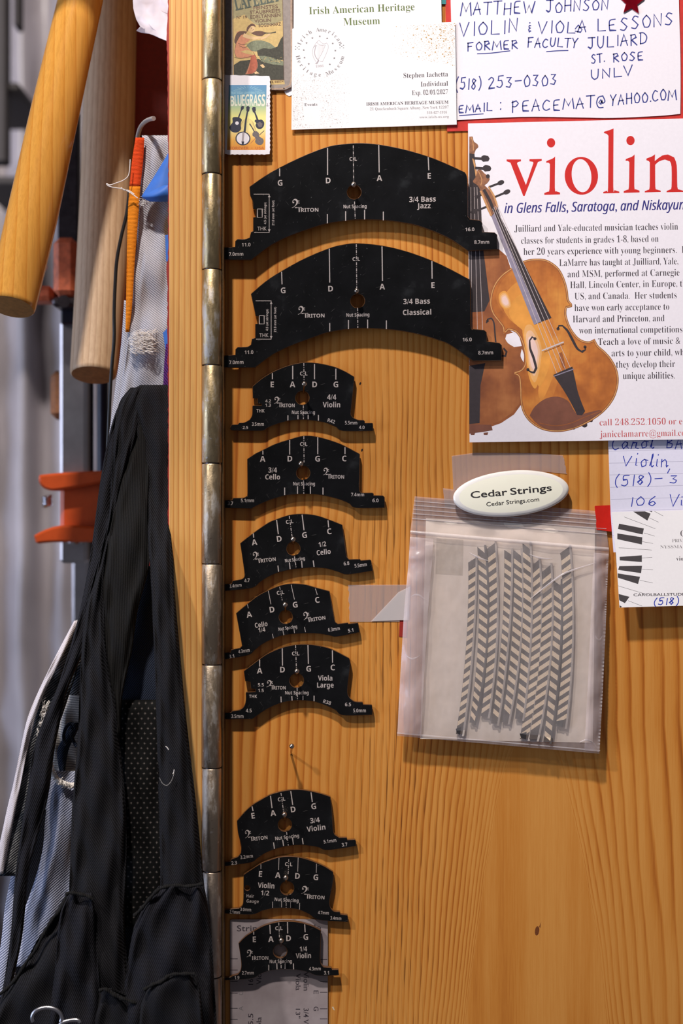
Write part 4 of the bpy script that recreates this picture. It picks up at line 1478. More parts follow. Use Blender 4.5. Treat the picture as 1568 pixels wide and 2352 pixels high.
for a in range(-75, 76, 15):
    x, y = math.sin(math.radians(a)), math.cos(math.radians(a))
    ribbon(mb, pl, [(569 + x * 18, 212 - y * 10), (569 + x * 34, 212 - y * 15)], .9, .00007, 2, False)
for s, x0, x1, h in (('B', 529, 538, 23), ('L', 539, 545, 24.5), ('U', 546, 555, 25), ('E', 556, 562.5, 25.5), ('G', 563, 572, 26), ('R', 573, 581, 26), ('A', 581.5, 591, 26), ('S', 591.5, 599, 26), ('S', 600, 608.5, 27)):
    text(mb, pl, s, x0, 242.5 - abs(568 - x0) * -.03, x1, 242.5 + abs(568 - x1) * .03, h, 'bold', .00008, 0)
text(mb, pl, 'THAT HIGH LONESOME SOUND', 530, 216, 607, 216, 5.2, 'bold', .00008, 2)
text(mb, pl, 'FOREVER  \u2022  USA', 527, 343, 606, 343, 6, 'bold', .00008, 3)
mb.build('lettering', [simple('stamp_white', (226, 224, 206), .6, var=.06, scale=1500), M['lab_tan'], simple('stamp_pale_blue', (150, 190, 208), .6), simple('stamp_rust', (196, 100, 34), .6)], th)
mb = MB()
# guitar
poly(mb, pl, catmull(zs('340,1240 440,1220 530,1240 590,1290 570,1370 560,1440 570,1540 500,1620 400,1640 300,1600 255,1500 300,1420 340,1360'), 5, True, 80), .0001, 0)
ribbon(mb, pl, zs('500,1240 560,1080 600,950'), [3.4, 2.6, 3.4], .00011, 0)
poly(mb, pl, zs('565,960 590,915 650,930 640,1000 600,1030 560,1010'), .00012, 0)
poly(mb, pl, ellipse(*zs('460,1385')[0], 4.2, 4.0, 14), .00014, 1)
# banjo
ribbon(mb, pl, zs('665,1620 700,1300 745,1060'), [5, 4, 3.4], .00011, 0)
poly(mb, pl, zs('710,950 760,915 805,960 790,1060 750,1090 715,1060'), .00012, 0)
poly(mb, pl, ellipse(*zs('620,1800')[0], 17.2, 15.8, 32), .00013, 0)
poly(mb, pl, ellipse(*zs('620,1800')[0], 14.6, 13.4, 32), .00015, 1)
ribbon(mb, pl, zs('635,1630 620,1800 610,1900'), [5, 4.4, 5], .00017, 2)
poly(mb, pl, zs('580,1880 655,1880 640,1960 590,1960'), .00018, 0)
# mandolin
poly(mb, pl, catmull(zs('960,1290 1040,1300 1120,1290 1190,1360 1180,1470 1100,1545 1010,1530 960,1450 980,1380 935,1340'), 5, True, 80), .0001, 0)
poly(mb, pl, catmull(zs('1000,1390 1080,1350 1150,1400 1130,1480 1050,1500'), 4, True), .00012, 3)
ribbon(mb, pl, zs('1020,1310 950,1120 920,1050'), [4.4, 3.4, 4], .00011, 0)
poly(mb, pl, zs('860,990 890,950 960,950 970,1040 930,1110 890,1090'), .00012, 0)
# fiddle
poly(mb, pl, catmull(zs('890,1640 980,1600 1050,1660 1050,1720 1080,1760 1160,1810 1180,1890 1120,1970 1030,1970 950,1900 960,1820 940,1770 880,1720'), 5, True, 80), .0001, 3)
ribbon(mb, pl, zs('930,1620 870,1510 800,1400'), [2.6, 2.2, 2.6], .00011, 0)
ribbon(mb, pl, zs('1190,1590 1060,1710'), 1.4, .00012, 0)
ribbon(mb, pl, zs('950,1800 830,1930'), 1.0, .00012, 4)
mb.build('instrument_prints', [simple('stamp_ink', (44, 46, 66), .6, var=.25, scale=1500), M['paper'], M['ink_pale'], simple('stamp_ink_grey', (110, 100, 100), .6, var=.35, scale=2500), M['lab_rose']], th)
mb = MB()
for x, y in ((516, 212), (514.5, 237), (514, 245), (514, 258), (616, 220), (614, 226), (614, 239), (614, 243)):
    poly(mb, pl, ellipse(x, y, 1, 1.6, 8), .00006)
ribbon(mb, pl, [(610, 243), (619, 243)], .8, .00006)
mb.build('postmark', M['ink_grey'], th)

# --- museum title sheet and membership card
pl = Print(-.0014)
th = thing('title_sheet', 'white sheet headed with the olive museum name, behind the membership card', 'paper', pl(840, 20))
sheet(th, pl, [(674, -40), (1012.5, -40), (1014, 60), (1014, 90), (674, 90)], M['card'])
mb = MB()
text(mb, pl, 'Irish American Heritage', 709.5, 33.2, 952, 23.5, 16.5, 'serif', .00004, 0, -.004)
text(mb, pl, 'Museum', 788.5, 58.5, 872.5, 55.5, 16.5, 'serif', .00004, 0, -.004)
mb.build('heading', M['ink_olive'], th)

pl = Print(-.0024, -.0019, 50, 297)
th = thing('membership_card', 'white heritage museum membership card with harp emblem and gold speckles', 'card', pl(858, 175))
sheet(th, pl, [(671, 66), (676, 64.5), (1045, 50.5), (1048.5, 286), (669, 298)], M['card'], 'card', .0004)
cx, cy, R0 = 735, 119.5, 47
mb = MB()


def arc_text(s, a0, a1, r, h, inside=False):
    n = len(s)
    for i, c in enumerate(s):
        if c == ' ':
            continue
        a = math.radians(a0 + (a1 - a0) * i / (n - 1))
        rot = -math.degrees(a) + (180 if inside else 0)
        text_c(mb, pl, c, cx + r * math.sin(a), cy - r * math.cos(a), h, rot, 'serif', .00005, 0, -.006)


arc_text('Irish American', -68, 66, 51.5, 9.0)
arc_text('Heritage Museum', 256, 106, 52.0, 9.0, True)
for sx in (682.5, 784.5):
    for dx, dy in ((-4, -3), (4, -3), (0, 0), (-4, 3), (4, 3)):
        poly(mb, pl, ellipse(sx + dx, 110 + dy - (3 if sx > 700 else 0), 1.8, 1.0, 6), .00005)
mb.build('emblem_lettering', M['ink_grey'], th)
mb = MB()
for i in range(13):
    if i in (6, 7):
        continue
    a = math.radians(i * 360 / 13 + 1)
    poly(mb, pl, star(735 - 1.5 + 36.5 * math.sin(a), 120 - 36.5 * math.cos(a), 3.0), .00005)
text(mb, pl, '1986', 725, 155.5, 743, 153.5, 5, 'serif', .00005, 1)
mb.build('emblem_stars', [M['ink_grey'], M['ink_pale']], th)
mb = MB()
zh = lambda s: pxs(s, 670, 55, 11.2)
for q, w in (('700,420 640,470 560,600 530,720 560,870 640,1000 600,1030', .8), ('700,420 760,480 820,510 890,490 930,540 930,640 870,800 790,970 720,960', .8),
             ('640,470 700,530 770,550 860,540 800,700 700,880 640,1010', .8), ('620,560 590,680 590,780 620,860 690,940 640,1030', 1.6), ('560,600 600,560 640,560', 1.2)):
    ribbon(mb, pl, catmull(zh(q), 4, corner=60), w, .00005)
for x in range(5):
    ribbon(mb, pl, zh('%d,540 %d,%d' % (680 + x * 35, 680 + x * 35, 890 - x * 60)), .5, .00005)
mb.build('harp_emblem', M['ink_pale'], th)
mb = MB()
for s, x0, y0, x1, y1, h, st, mi, of in (('Stephen Iachetta', 926.5, 179, 1028.5, 175.5, 11, 'serif', 0, -.008), ('Individual', 966, 199, 1028.5, 197, 11, 'serif', 0, -.008),
                                         ('Exp. 02/01/2027', 946, 218.5, 1028.5, 216, 10.5, 'serif', 0, -.010), ('IRISH AMERICAN HERITAGE MUSEUM', 841, 242.5, 1029.5, 238, 7.2, 'serif', 0, 0),
                                         ('21 Quackenbush Square Albany, New York 12207', 849.5, 253.5, 1030, 249, 6.2, 'serif', 1, -.01),
                                         ('518-427-1916', 980, 261.5, 1026, 260.5, 5.4, 'serif', 1, -.01), ('www.irish-us.org', 963, 272, 1030.5, 270.5, 5.4, 'serif', 1, -.01),
                                         ('Events', 699, 243.5, 728.5, 242.5, 6.2, 'serif', 0, -.004)):
    text(mb, pl, s, x0, y0, x1, y1, h, st, .00006, mi, of)
mb.build('lettering', [M['ink_dark'], M['ink_grey']], th)
mb = MB()
r5 = random.Random(11)
for k in range(1700):
    a, b_ = r5.random(), r5.random()
    x = 1044 - (1 - math.sqrt(a)) * 165
    y = 53 + b_ * 98 * (1 - .35 * (1044 - x) / 165) + (1044 - x) * .05
    if r5.random() < ((1044 - x) / 165) ** 1.2 or r5.random() < max(0, (y - 110) / 60):
        continue
    s_ = r5.uniform(.3, .7) if r5.random() < .93 else r5.uniform(1, 2)
    poly(mb, pl, ellipse(x, y, s_, s_, 5, r5.random() * 90), .00005)
mb.build('gold_speckles', M['ink_gold'], th)
mb = MB()
for k in range(2300):
    x = 672 + r5.random() ** 1.2 * 130
    y = 294 - r5.random() ** .9 * 125
    if y < 168 + abs(x - 735) * .0 and x < 770:
        continue
    if r5.random() < ((x - 672) / 135) ** 2 * .9 or (697 < x < 734 and 231 < y < 286) or r5.random() < max(0, (225 - y) / 75) * (1 if x < 760 else .35):
        continue
    s_ = r5.uniform(.3, .6) if r5.random() < .95 else r5.uniform(.9, 1.5)
    poly(mb, pl, ellipse(x, y, s_, s_, 5, r5.random() * 90), .00005)
mb.build('grey_speckles', M['ink_mauve'], th)

# --- teaching card: red card, white note, star
pl = Print(-.0007)
th = thing('red_card', 'red card backing that edges the handwritten lessons note', 'card', pl(1300, 285))
sheet(th, pl, [(1022, -40), (1640, -40), (1640, 300), (1100, 300), (1026.5, 302)], M['red_card'], 'sheet', .0004)
mb = MB()
slab(mb, Plane(-.0009), [(1012, -40), (1024, -40), (1024, 9.5), (1013, 9)], .0002)
tag(mb.build('card_scrap', M['teal']), 'teal card corner peeking out beside the museum title sheet', 'card')
pl = Print(-.0012)
th = thing('lessons_note', 'white note with blue handwriting offering violin and viola lessons', 'note', pl(1300, 120))
zn = lambda s: pxs(s, 1020, 0, 2.861)
sheet(th, pl, catmull(zn('40,-100 1540,-100 1542,60 1550,320 1552,560 1550,748 1400,762 1100,775 900,772 500,768 75,790 72,500 48,200'), 4, True, 40), M['paper'], 'sheet', .0003)
mb = MB()
W_ = 2.7
for s, x0, y0, x1, y1, h, sd in (('MATTHEW', 106, 100, 605, 88, 82, 1), ('JOHNSON', 665, 84, 1090, 62, 72, 2), ('VIOLIN', 100, 238, 500, 212, 88, 3), ('&', 545, 212, 580, 210, 62, 4),
                                 ('VIOLA', 615, 222, 950, 212, 74, 5), ('LESSONS', 1003, 212, 1520, 160, 78, 6), ('FORMER', 150, 335, 495, 315, 58, 7), ('FACULTY', 545, 308, 885, 312, 60, 8),
                                 ('JULIARD', 940, 320, 1345, 285, 72, 9), ('ST.', 965, 418, 1060, 405, 58, 10), ('ROSE', 1108, 408, 1320, 390, 54, 11), ('UNLV', 962, 525, 1255, 488, 62, 12),
                                 ('(518)', 70, 590, 255, 580, 72, 13), ('253-0303', 285, 580, 752, 558, 72, 14), ('EMAIL', 92, 745, 325, 730, 52, 15), (':', 360, 722, 385, 720, 60, 16),
                                 ('PEACEMAT@', 440, 740, 1068, 702, 72, 17), ('YAHOO.COM', 1090, 692, 1535, 652, 68, 18)):
    a_, b_ = pxs('%f,%f %f,%f' % (x0, y0, x1, y1), 1020, 0, 2.861)
    pen(mb, pl, s, a_[0], a_[1], b_[0], b_[1], h / 2.861, W_, .00006, 0, .08, seed=sd)
for q in ('218,353 300,350 430,334', '672,340 740,334 812,332', '100,760 255,748', '860,190 880,165 905,195 895,212 860,205'):
    ribbon(mb, pl, catmull(zn(q), 3), 2.4, .00006)
mb.build('handwriting', M['ballpoint'], th)
pl = Print(-.0020)
mb = MB()
slab(mb, pl, [(x, y) for x, y in star(1450.5, 5, 29, 12.5, 3)], .0006, 0, 0, .0003)
b0 = len(mb.v)
so = mb.build('star_sticker', M['foil'])
tag(so, 'shiny red foil star on the handwritten lessons note', 'sticker')

# --- violin lessons flyer
FL = Print(-.0026, -.0044, 275, 1013)
th = thing('violin_flyer', 'white flyer headed violin in red with two pictured violins', 'poster', FL(1330, 640))
sheet(th, FL, [(1074.5, 283.5), (1640, 270.5), (1640, 1008.5), (1078, 1016)], M['paper'], 'sheet', .0003)
zf = lambda s: pxs(s, 1060, 270, 3.087)
mb = MB()


def shift(pts, dx, dy):
    return [(x + dx / 3.087, y + dy / 3.087) for x, y in pts]


v_ = zf('318,297 420,297 420,310 397,316 392,326 455,478 508,322 504,314 480,310 480,295 567,293 567,306 540,315 446,556 436,556 345,320 318,310')
poly(mb, FL, catmull(v_, 3, True, 30), .00005)
i_ = catmull(zf('598,320 600,308 645,290 662,275 660,500 668,522 697,532 697,545 585,548 585,535 612,525 622,505 625,330 615,320'), 3, True, 30)
l_ = catmull(zf('1007,110 1010,100 1055,86 1076,77 1074,490 1082,514 1117,525 1117,535 1003,538 1003,528 1030,518 1037,495 1040,130 1030,117'), 3, True, 30)
poly(mb, FL, i_, .00005)
poly(mb, FL, ellipse(*zf('633,179')[0], 9.5, 10.7, 24), .00005)
oo, oi = ellipse(*zf('848,413')[0], 38.2, 43.5, 40, 4), ellipse(*zf('849,412')[0], 22.5, 38.2, 40, 6)
poly(mb, FL, [oo, oi], .00005)
poly(mb, FL, l_, .00005)
poly(mb, FL, shift(i_, 563, -14), .00005)
poly(mb, FL, ellipse(*zf('1196,163')[0], 9.5, 10.7, 24), .00005)
n_ = catmull(zf('1308,302 1310,290 1350,274 1370,260 1368,308 1420,270 1462,262 1505,282 1524,340 1528,490 1540,510 1575,520 1575,528 1452,530 1452,520 1478,510 1487,490 1487,350 1475,310 1440,298 1400,310 1371,335 1372,490 1380,510 1410,518 1410,528 1297,531 1297,522 1322,512 1332,490 1333,318 1325,308'), 3, True, 30)
poly(mb, FL, n_, .00005)
mb.build('heading', M['ink_red'], th)
mb = MB()
for dx in (0, .45, .9):
    text(mb, FL, 'in Glens Falls, Saratoga, and Niskayuna', 1157.6 + dx, 489.5, 1585.6 + dx, 480.5, 22.5, 'ital', .00005 + dx * .00002, 0, 0.0, .04)
mb.build('place_line', M['ink_navy'], th)
mb = MB()
for s, x0, x1, y0, y1 in (('Juilliard and Yale-educated musician teaches violin', 1181, 1556.5, 532.5, 527.5), ('classes for students in grades 1-8, based on', 1196.5, 1512, 560, 555.5),
                          ('her 20 years experience with young beginners.  Dr.', 1202, 1588, 585.5, 580.5), ('LaMarre has taught at Juilliard, Yale,', 1284, 1557, 611, 607),
                          ('and MSM, performed at Carnegie', 1303, 1560, 637, 633), ('Hall, Lincoln Center, in Europe, the', 1309, 1584, 662, 658),
                          ('US, and Canada.  Her students', 1319, 1553.5, 688, 685), ('have won early acceptance to', 1319, 1536.5, 714.5, 711.5), ('Harvard and Princeton, and', 1315, 1525.5, 740.5, 738),
                          ('won international competitions', 1329.5, 1566.5, 766.5, 763.5), ('Teach a love of music & the', 1373, 1592, 792.5, 789.5), ('arts to your child, while', 1404, 1590, 818.5, 816),
                          ('they develop their', 1414.5, 1550, 844.5, 843), ('unique abilities.', 1430, 1549.5, 870.5, 869.5)):
    text(mb, FL, s, x0, y0, x1, y1, 15.0, 'serif', .00005, 0, -.010)
mb.build('body_text', M['ink_dark'], th)
mb = MB()
text(mb, FL, 'call 248.252.1050 or email', 1376.5, 977.5, 1604, 974, 14.5, 'serif', .00005, 0, -.012)
text(mb, FL, 'janicelamarre@gmail.com', 1377, 1004.5, 1588, 1001, 14.5, 'serif', .00005, 0, -.012)
mb.build('contact_text', M['ink_pink'], th)

# printed violin behind
CL = 1077.2


def clipx(pts):
    return [(max(CL, x), y) for x, y in pts]


mb = MB()
poly(mb, FL, clipx([(1077, 566), (1120, 565), (1146, 573), (1163, 588), (1172, 615), (1180, 700), (1172, 760), (1205, 780), (1207, 850), (1196, 930), (1180, 952), (1150, 972), (1118, 983), (1077, 992)]), .00005, 1)
poly(mb, FL, clipx([(1077, 570), (1120, 569), (1143, 576), (1160, 590), (1168, 615), (1176, 700), (1168, 760), (1202, 780), (1203, 850), (1192, 928), (1176, 948), (1148, 967), (1116, 978), (1077, 986)]), .00008, 0)
poly(mb, FL, catmull([(1163, 768), (1178, 764), (1192, 772), (1198, 795), (1180, 797), (1166, 788), (1160, 778)], 4, True), .00012, 2)
poly(mb, FL, catmull([(1198, 801), (1203, 815), (1202, 832), (1195, 818)], 3, True), .00012, 2)
poly(mb, FL, clipx([(1077, 430), (1088, 425), (1094, 400), (1103, 440), (1108, 560), (1124, 690), (1112, 715), (1077, 718)]), .00011, 3)
poly(mb, FL, clipx([(1077, 720), (1112, 716), (1106, 745), (1077, 748)]), .00010, 1)
for x0, x1 in ((1081, 1083), (1088.5, 1096), (1095, 1108)):
    ribbon(mb, FL, [(x0, 430), (x1, 758)], .9, .00015, 4)
for q, w in (([(1117, 741), (1120, 733), (1128, 731), (1134, 742), (1137, 775), (1140, 800)], 3.4), ([(1157, 801), (1163, 808), (1160, 818), (1152, 817)], 4)):
    ribbon(mb, FL, catmull(q, 4), w, .00014, 5)
poly(mb, FL, catmull([(1118, 741), (1116, 736), (1120, 733), (1123, 738)], 3, True), .00014, 5)
poly(mb, FL, clipx([(1077, 840), (1114, 834), (1103, 885), (1101, 972), (1077, 974)]), .00014, 5)
poly(mb, FL, clipx([(1077, 974), (1128, 976), (1131, 988), (1110, 992), (1077, 996)]), .00016, 6)
for x in (1080, 1110):
    poly(mb, FL, [(x, 994), (x + 11, 993), (x + 9, 999), (x + 1, 999)], .00015, 6)
# upper end: pegbox and scroll of the rear violin
poly(mb, FL, clipx([(1077, 352), (1089, 350), (1091, 372), (1097, 405), (1092, 428), (1077, 440)]), .00009, 3)
ribbon(mb, FL, [(1086, 364), (1091, 385), (1095, 410)], [4, 4, 5], .00010, 7)
poly(mb, FL, catmull(clipx([(1077, 314), (1085, 313.5), (1088, 325), (1096, 331), (1098, 338), (1093, 343), (1090, 350), (1088, 354), (1077, 352)]), 3, True, 70), .00012, 8)
ribbon(mb, FL, catmull([(1082, 316), (1086, 328), (1087, 345)], 4), 1.6, .00015, 7)
for x, y in ((1089, 363.5), (1093, 386)):
    ribbon(mb, FL, [(x, y), (x + 16, y + 1)], 6, .00013, 5)
    poly(mb, FL, catmull([(x + 16, y - 4), (x + 22, y - 7), (x + 32, y - 5), (x + 35, y + 1), (x + 32, y + 7), (x + 20, y + 8), (x + 16, y + 4)], 3, True), .00014, 5)
mb.build('rear_violin_picture', [M['v_body2'], M['v_rim'], M['paper'], M['v_black'], M['v_string'], M['v_black'], M['v_chin'], M['v_neck'], M['v_scroll']], th)

# printed violin in front
body = [(1205, 598), (1180, 611), (1150, 632), (1131, 660), (1124, 695), (1130, 720), (1143, 738), (1153, 752), (1155, 768), (1158, 768), (1168, 758), (1184, 764), (1196, 782), (1203, 808), (1204, 834), (1196, 848), (1180, 854), (1180, 860),
        (1190, 866), (1193, 890), (1194, 920), (1201, 948), (1217, 970), (1242, 986), (1272, 992), (1305, 989), (1345, 974), (1385, 947), (1410, 915), (1420, 880), (1417, 850), (1405, 826), (1390, 808), (1374, 794), (1367, 782), (1365, 778), (1350, 784),
        (1330, 777), (1312, 755), (1301, 726), (1301, 708), (1313, 705), (1313, 698), (1306, 688), (1303, 665), (1295, 638), (1281, 614), (1256, 597), (1230, 594)]
cxb, cyb = 1268, 800


def inset(pts, k):
    n = len(pts)
    out = []
    for i in range(n):
        a, b_, c = pts[i - 1], pts[i], pts[(i + 1) % n]
        dx, dy = c[0] - a[0], c[1] - a[1]
        L = math.hypot(dx, dy) or 1
        out.append((b_[0] - dy / L * k, b_[1] + dx / L * k))
    return out


bs = catmull(body, 5, True, 55)
ar_ = sum(bs[i][0] * bs[(i + 1) % len(bs)][1] - bs[(i + 1) % len(bs)][0] * bs[i][1] for i in range(len(bs)))
sg = 1 if ar_ > 0 else -1
mb = MB()
poly(mb, FL, bs, .00020, 0)
poly(mb, FL, inset(bs, 1.6 * sg), .00023, 1)
poly(mb, FL, inset(bs, 3.4 * sg), .00026, 2)
poly(mb, FL, inset(bs, 5.2 * sg), .00029, 3)


def soft(pts, l0, mis):
    """Printed tonal patch: nested shapes stepping from one ink to the next."""
    c_ = catmull(pts, 5, True, 170)
    gx, gy = sum(p[0] for p in c_) / len(c_), sum(p[1] for p in c_) / len(c_)
    for i, mi in enumerate(mis):
        k = 1.18 - .62 * i / max(1, len(mis) - 1)
        poly(mb, FL, [(gx + (x - gx) * k, gy + (y - gy) * k) for x, y in c_], l0 + i * .00003, mi)


soft([(1200, 640), (1166, 662), (1152, 700), (1172, 735), (1206, 762), (1232, 800), (1246, 850), (1236, 900), (1244, 922), (1262, 890), (1276, 840), (1268, 790), (1246, 730), (1222, 670)], .000295, [11, 12, 4, 4])
soft([(1148, 678), (1160, 672), (1170, 688), (1172, 704), (1160, 708), (1149, 696)], .00043, [4, 13, 14, 5])
soft([(1206, 748), (1220, 745), (1234, 768), (1244, 800), (1242, 830), (1236, 862), (1228, 880), (1219, 868), (1212, 840), (1208, 800), (1203, 770)], .00043, [4, 13, 14, 5])
poly(mb, FL, catmull([(1283, 812), (1290, 808), (1296, 830), (1299, 848), (1292, 845), (1286, 828)], 5, True), .00034, 2)
# chin rest
poly(mb, FL, catmull([(1216, 954), (1228, 934), (1252, 916), (1280, 911), (1304, 921), (1316, 940), (1328, 952), (1352, 947), (1376, 942), (1382, 946), (1350, 966), (1318, 982), (1280, 988), (1250, 983), (1230, 970)], 5, True, 70), .00056, 6)
ribbon(mb, FL, catmull([(1240, 972), (1275, 978), (1310, 972), (1345, 957), (1378, 945)], 4), 2.0, .00059, 0)
for x, y, r_ in ((1317, 983, 4), (1342, 976, 6.5), (1357, 966, 4)):
    poly(mb, FL, ellipse(x, y, r_, r_ * .9, 12), .00018, 7)
# neck, fingerboard, strings
poly(mb, FL, [(1128, 497), (1143, 478), (1150, 500), (1266, 730), (1226, 746)], .00060, 8)
poly(mb, FL, [(1128, 497), (1135, 490), (1242, 738), (1226, 746)], .00062, 9)
for (x0, y0), (x1, y1) in (((1131, 480), (1281, 864)), ((1134, 476), (1292, 860)), ((1138, 474), (1301, 855)), ((1141, 470), (1311, 848))):
    ribbon(mb, FL, [(x0, y0), (x1, y1)], 1.0, .00066, 10)
ribbon(mb, FL, [(1245, 805), (1293, 786)], 3.2, .00068, 10)
ribbon(mb, FL, [(1250, 808), (1294, 790)], 1.4, .00067, 0)
# tailpiece
poly(mb, FL, catmull([(1270, 861), (1290, 852), (1314, 842), (1320, 870), (1328, 905), (1343, 944), (1336, 954), (1325, 953), (1308, 920), (1290, 890)], 4, True, 50), .00070, 7)
ribbon(mb, FL, [(1272, 864), (1316, 848)], 2.2, .00073, 9)
# f holes
for q in ([(1228, 778), (1222, 774), (1216, 782), (1217, 800), (1225, 822), (1231, 845), (1226, 856), (1218, 854), (1212, 849)],
          [(1281, 755), (1283, 748), (1291, 748), (1303, 760), (1314, 780), (1325, 800), (1336, 808), (1344, 803), (1343, 797)]):
    c_ = catmull(q, 5)
    ribbon(mb, FL, c_, [2.2 + 3.6 * math.sin(math.pi * i / (len(c_) - 1)) for i in range(len(c_))], .00058, 7)
    for e in (q[0], q[-1]):
        poly(mb, FL, ellipse(e[0], e[1], 3.6, 3.6, 12), .00058, 7)
mb.build('front_violin_picture', [M['v_rim'], M['v_rim2'], M['v_rim'], M['v_body'], M['v_light'], M['v_glow'], M['v_chin'], M['v_black'], M['v_black'], M['v_grey'], M['v_string'], M['v_mid1'], M['v_mid2'], M['v_sheen1'], M['v_sheen2']], th)
mb = MB()
poly(mb, FL, catmull([(1093, 404), (1096, 390), (1104, 390), (1112, 398), (1121, 405), (1124, 412), (1118, 421), (1112, 425), (1126, 440), (1137, 460), (1143, 476), (1134, 492), (1128, 498), (1118, 480), (1107, 448), (1098, 428), (1088, 420), (1086, 416)], 4, True, 60), .00030, 0)
ribbon(mb, FL, catmull([(1099, 394), (1106, 412), (1104, 425)], 4), 1.6, .00033, 1)
ribbon(mb, FL, catmull([(1093, 400), (1096, 418), (1108, 440), (1122, 478), (1130, 496)], 4), [1.5, 2, 4, 5, 4] + [4] * 12, .00033, 1) if False else None
ribbon(mb, FL, [(1104, 440), (1116, 468), (1127, 494)], 4.4, .00033, 1)
ribbon(mb, FL, [(1122, 430), (1134, 450), (1142, 474)], 4.0, .00033, 1)
ribbon(mb, FL, [(1112, 438), (1124, 460), (1134, 484)], 7.0, .00032, 2)
poly(mb, FL, ellipse(1120, 405, 4.5, 5, 12), .00032, 2)
for (x0, y0, x1, y1) in ((1124, 429, 1156, 417), (1137, 452, 1170, 438), (1106, 447, 1090, 453), (1117, 475, 1082, 488)):
    L = math.hypot(x1 - x0, y1 - y0)
    ux, uy = (x1 - x0) / L, (y1 - y0) / L
    ribbon(mb, FL, [(x0, y0), (x0 + ux * L * .6, y0 + uy * L * .6)], 4.6, .00029, 2)
    hx, hy = x0 + ux * L * .8, y0 + uy * L * .8
    poly(mb, FL, ellipse(hx, hy, L * .24, 5.2, 14, math.degrees(math.atan2(-uy, ux))), .00031, 2)
mb.build('scroll_picture', [M['v_scroll'], M['v_neck'], M['v_black']], th)

# --- ruled note and business card low on the door's far side
pl = Print(-.0012, -.0042, 1000, 1270)
th = thing('ruled_note', 'ruled index card with blue handwriting, tucked between flyer and business card', 'note', pl(1480, 1100))
zc = lambda s: pxs(s, 1340, 980, 4.704)
sheet(th, pl, [(1396, 1000), (1640, 996), (1640, 1264), (1408.5, 1268.5), (1402, 1180)], M['bluepaper'], 'sheet', .0003)
mb = MB()
for y in (265, 395, 522, 655, 785, 912, 1045, 1175):
    ribbon(mb, pl, zc('%d,%d 1300,%d' % (268 + (y - 265) * .05, y, y - 26)), .8, .00004)
mb.build('ruled_lines', M['rule'], th)
mb = MB()
for s, x0, y0, x1, y1, h, sd in (('Carol', 300, 245, 770, 232, 130, 21), ('BALL', 890, 236, 1280, 225, 120, 22), ('V', 415, 430, 535, 432, 100, 23), ('iolin', 540, 428, 930, 428, 128, 24), (',', 890, 470, 965, 470, 90, 25),
                                 ('(518)-', 325, 640, 870, 620, 110, 26), ('3', 920, 612, 1050, 610, 80, 27), ('38', 1080, 612, 1240, 610, 80, 27), ('106', 495, 856, 815, 848, 100, 28), ('V', 920, 862, 1050, 860, 130, 29), ('i', 1040, 855, 1080, 852, 100, 30)):
    a_, b_ = pxs('%f,%f %f,%f' % (x0, y0, x1, y1), 1340, 980, 4.704)
    pen(mb, pl, s, a_[0], a_[1], b_[0], b_[1], h / 4.704, 2.2, .00006, 0, .12, seed=sd)
mb.build('handwriting', M['pen_blue'], th)
pl = Print(-.0040, -.0105, 1175, 1395)
th = thing('piano_business_card', 'white studio business card printed with curved piano keys', 'card', pl(1500, 1290))
sheet(th, pl, [(1404, 1176), (1640, 1170), (1640, 1389), (1422.5, 1395.5), (1414, 1268)], M['card'], 'card', .0004)
mb = MB()
for q in ('535,918 660,915 722,940 688,1015', '705,912 742,912 735,925', '382,1048 650,1100 636,1165 370,1105', '363,1153 633,1195 628,1273 363,1215', '388,1407 628,1390 628,1462 390,1445',
          '385,1507 630,1503 620,1583 372,1547', '367,1585 608,1622 587,1700 369,1632', '378,1808 495,1838 445,1907 384,1875', '388,1930 410,1942 405,1955 390,1953'):
    poly(mb, pl, zc(q), .00005)
for q in ('765,915 858,965', '710,985 808,1032', '437,975 772,1102', '650,1148 765,1182', '632,1242 748,1262', '380,1308 735,1333', '628,1418 738,1413', '630,1540 748,1547', '605,1660 745,1688', '372,1720 690,1815', '480,1880 630,1938'):
    ribbon(mb, pl, zc(q), .7, .00005)
mb.build('piano_key_print', M['key_black'], th)
mb = MB()
for s, x0, y0, x1, y1, h, st, of, mi in (('CAROL', 1045, 1185, 1290, 1183, 62, 'serif', -.01, 0), ('PRIVATE', 955, 1249, 1160, 1246, 34, 'serif', -.012, 1), ('NYSSMA ADJ', 827, 1316, 1190, 1311, 32, 'serif', -.012, 1),
                                         ('violin', 1000, 1448, 1150, 1446, 44, 'serif', -.008, 0), ('CAROLBALLSTUDIO', 538, 1832, 1130, 1824, 30, 'sans', .012, 0)):
    a_, b_ = pxs('%f,%f %f,%f' % (x0, y0, x1, y1), 1340, 980, 4.704)
    text(mb, pl, s, a_[0], a_[1], b_[0], b_[1], h / 4.704, st, .00006, mi, of)
mb.build('lettering', [M['ink_dark'], M['ink_grey']], th)
mb = MB()
a_, b_ = zc('750,1925 1045,1915')
pen(mb, pl, '(518)', a_[0], a_[1], b_[0], b_[1], 15, 2.2, .00006, 0, .15, seed=31)
mb.build('handwriting', M['pen_blue'], th)
# ------------------------------------------------------------------ clear tape, badge, bag of strips
def tape_piece(name, pts, mat, label, y=-.0003, cat='tape'):
    mb = MB()
    slab(mb, Plane(y), pts, .00012)
    o = mb.build(name, mat)
    return tag(o, label, cat)


def ragged(a, b, n, amp, sd):
    r_ = random.Random(sd)
    return [(a[0] + (b[0] - a[0]) * i / n + r_.uniform(-amp, amp), a[1] + (b[1] - a[1]) * i / n + r_.uniform(-amp, amp) * .4) for i in range(n + 1)]


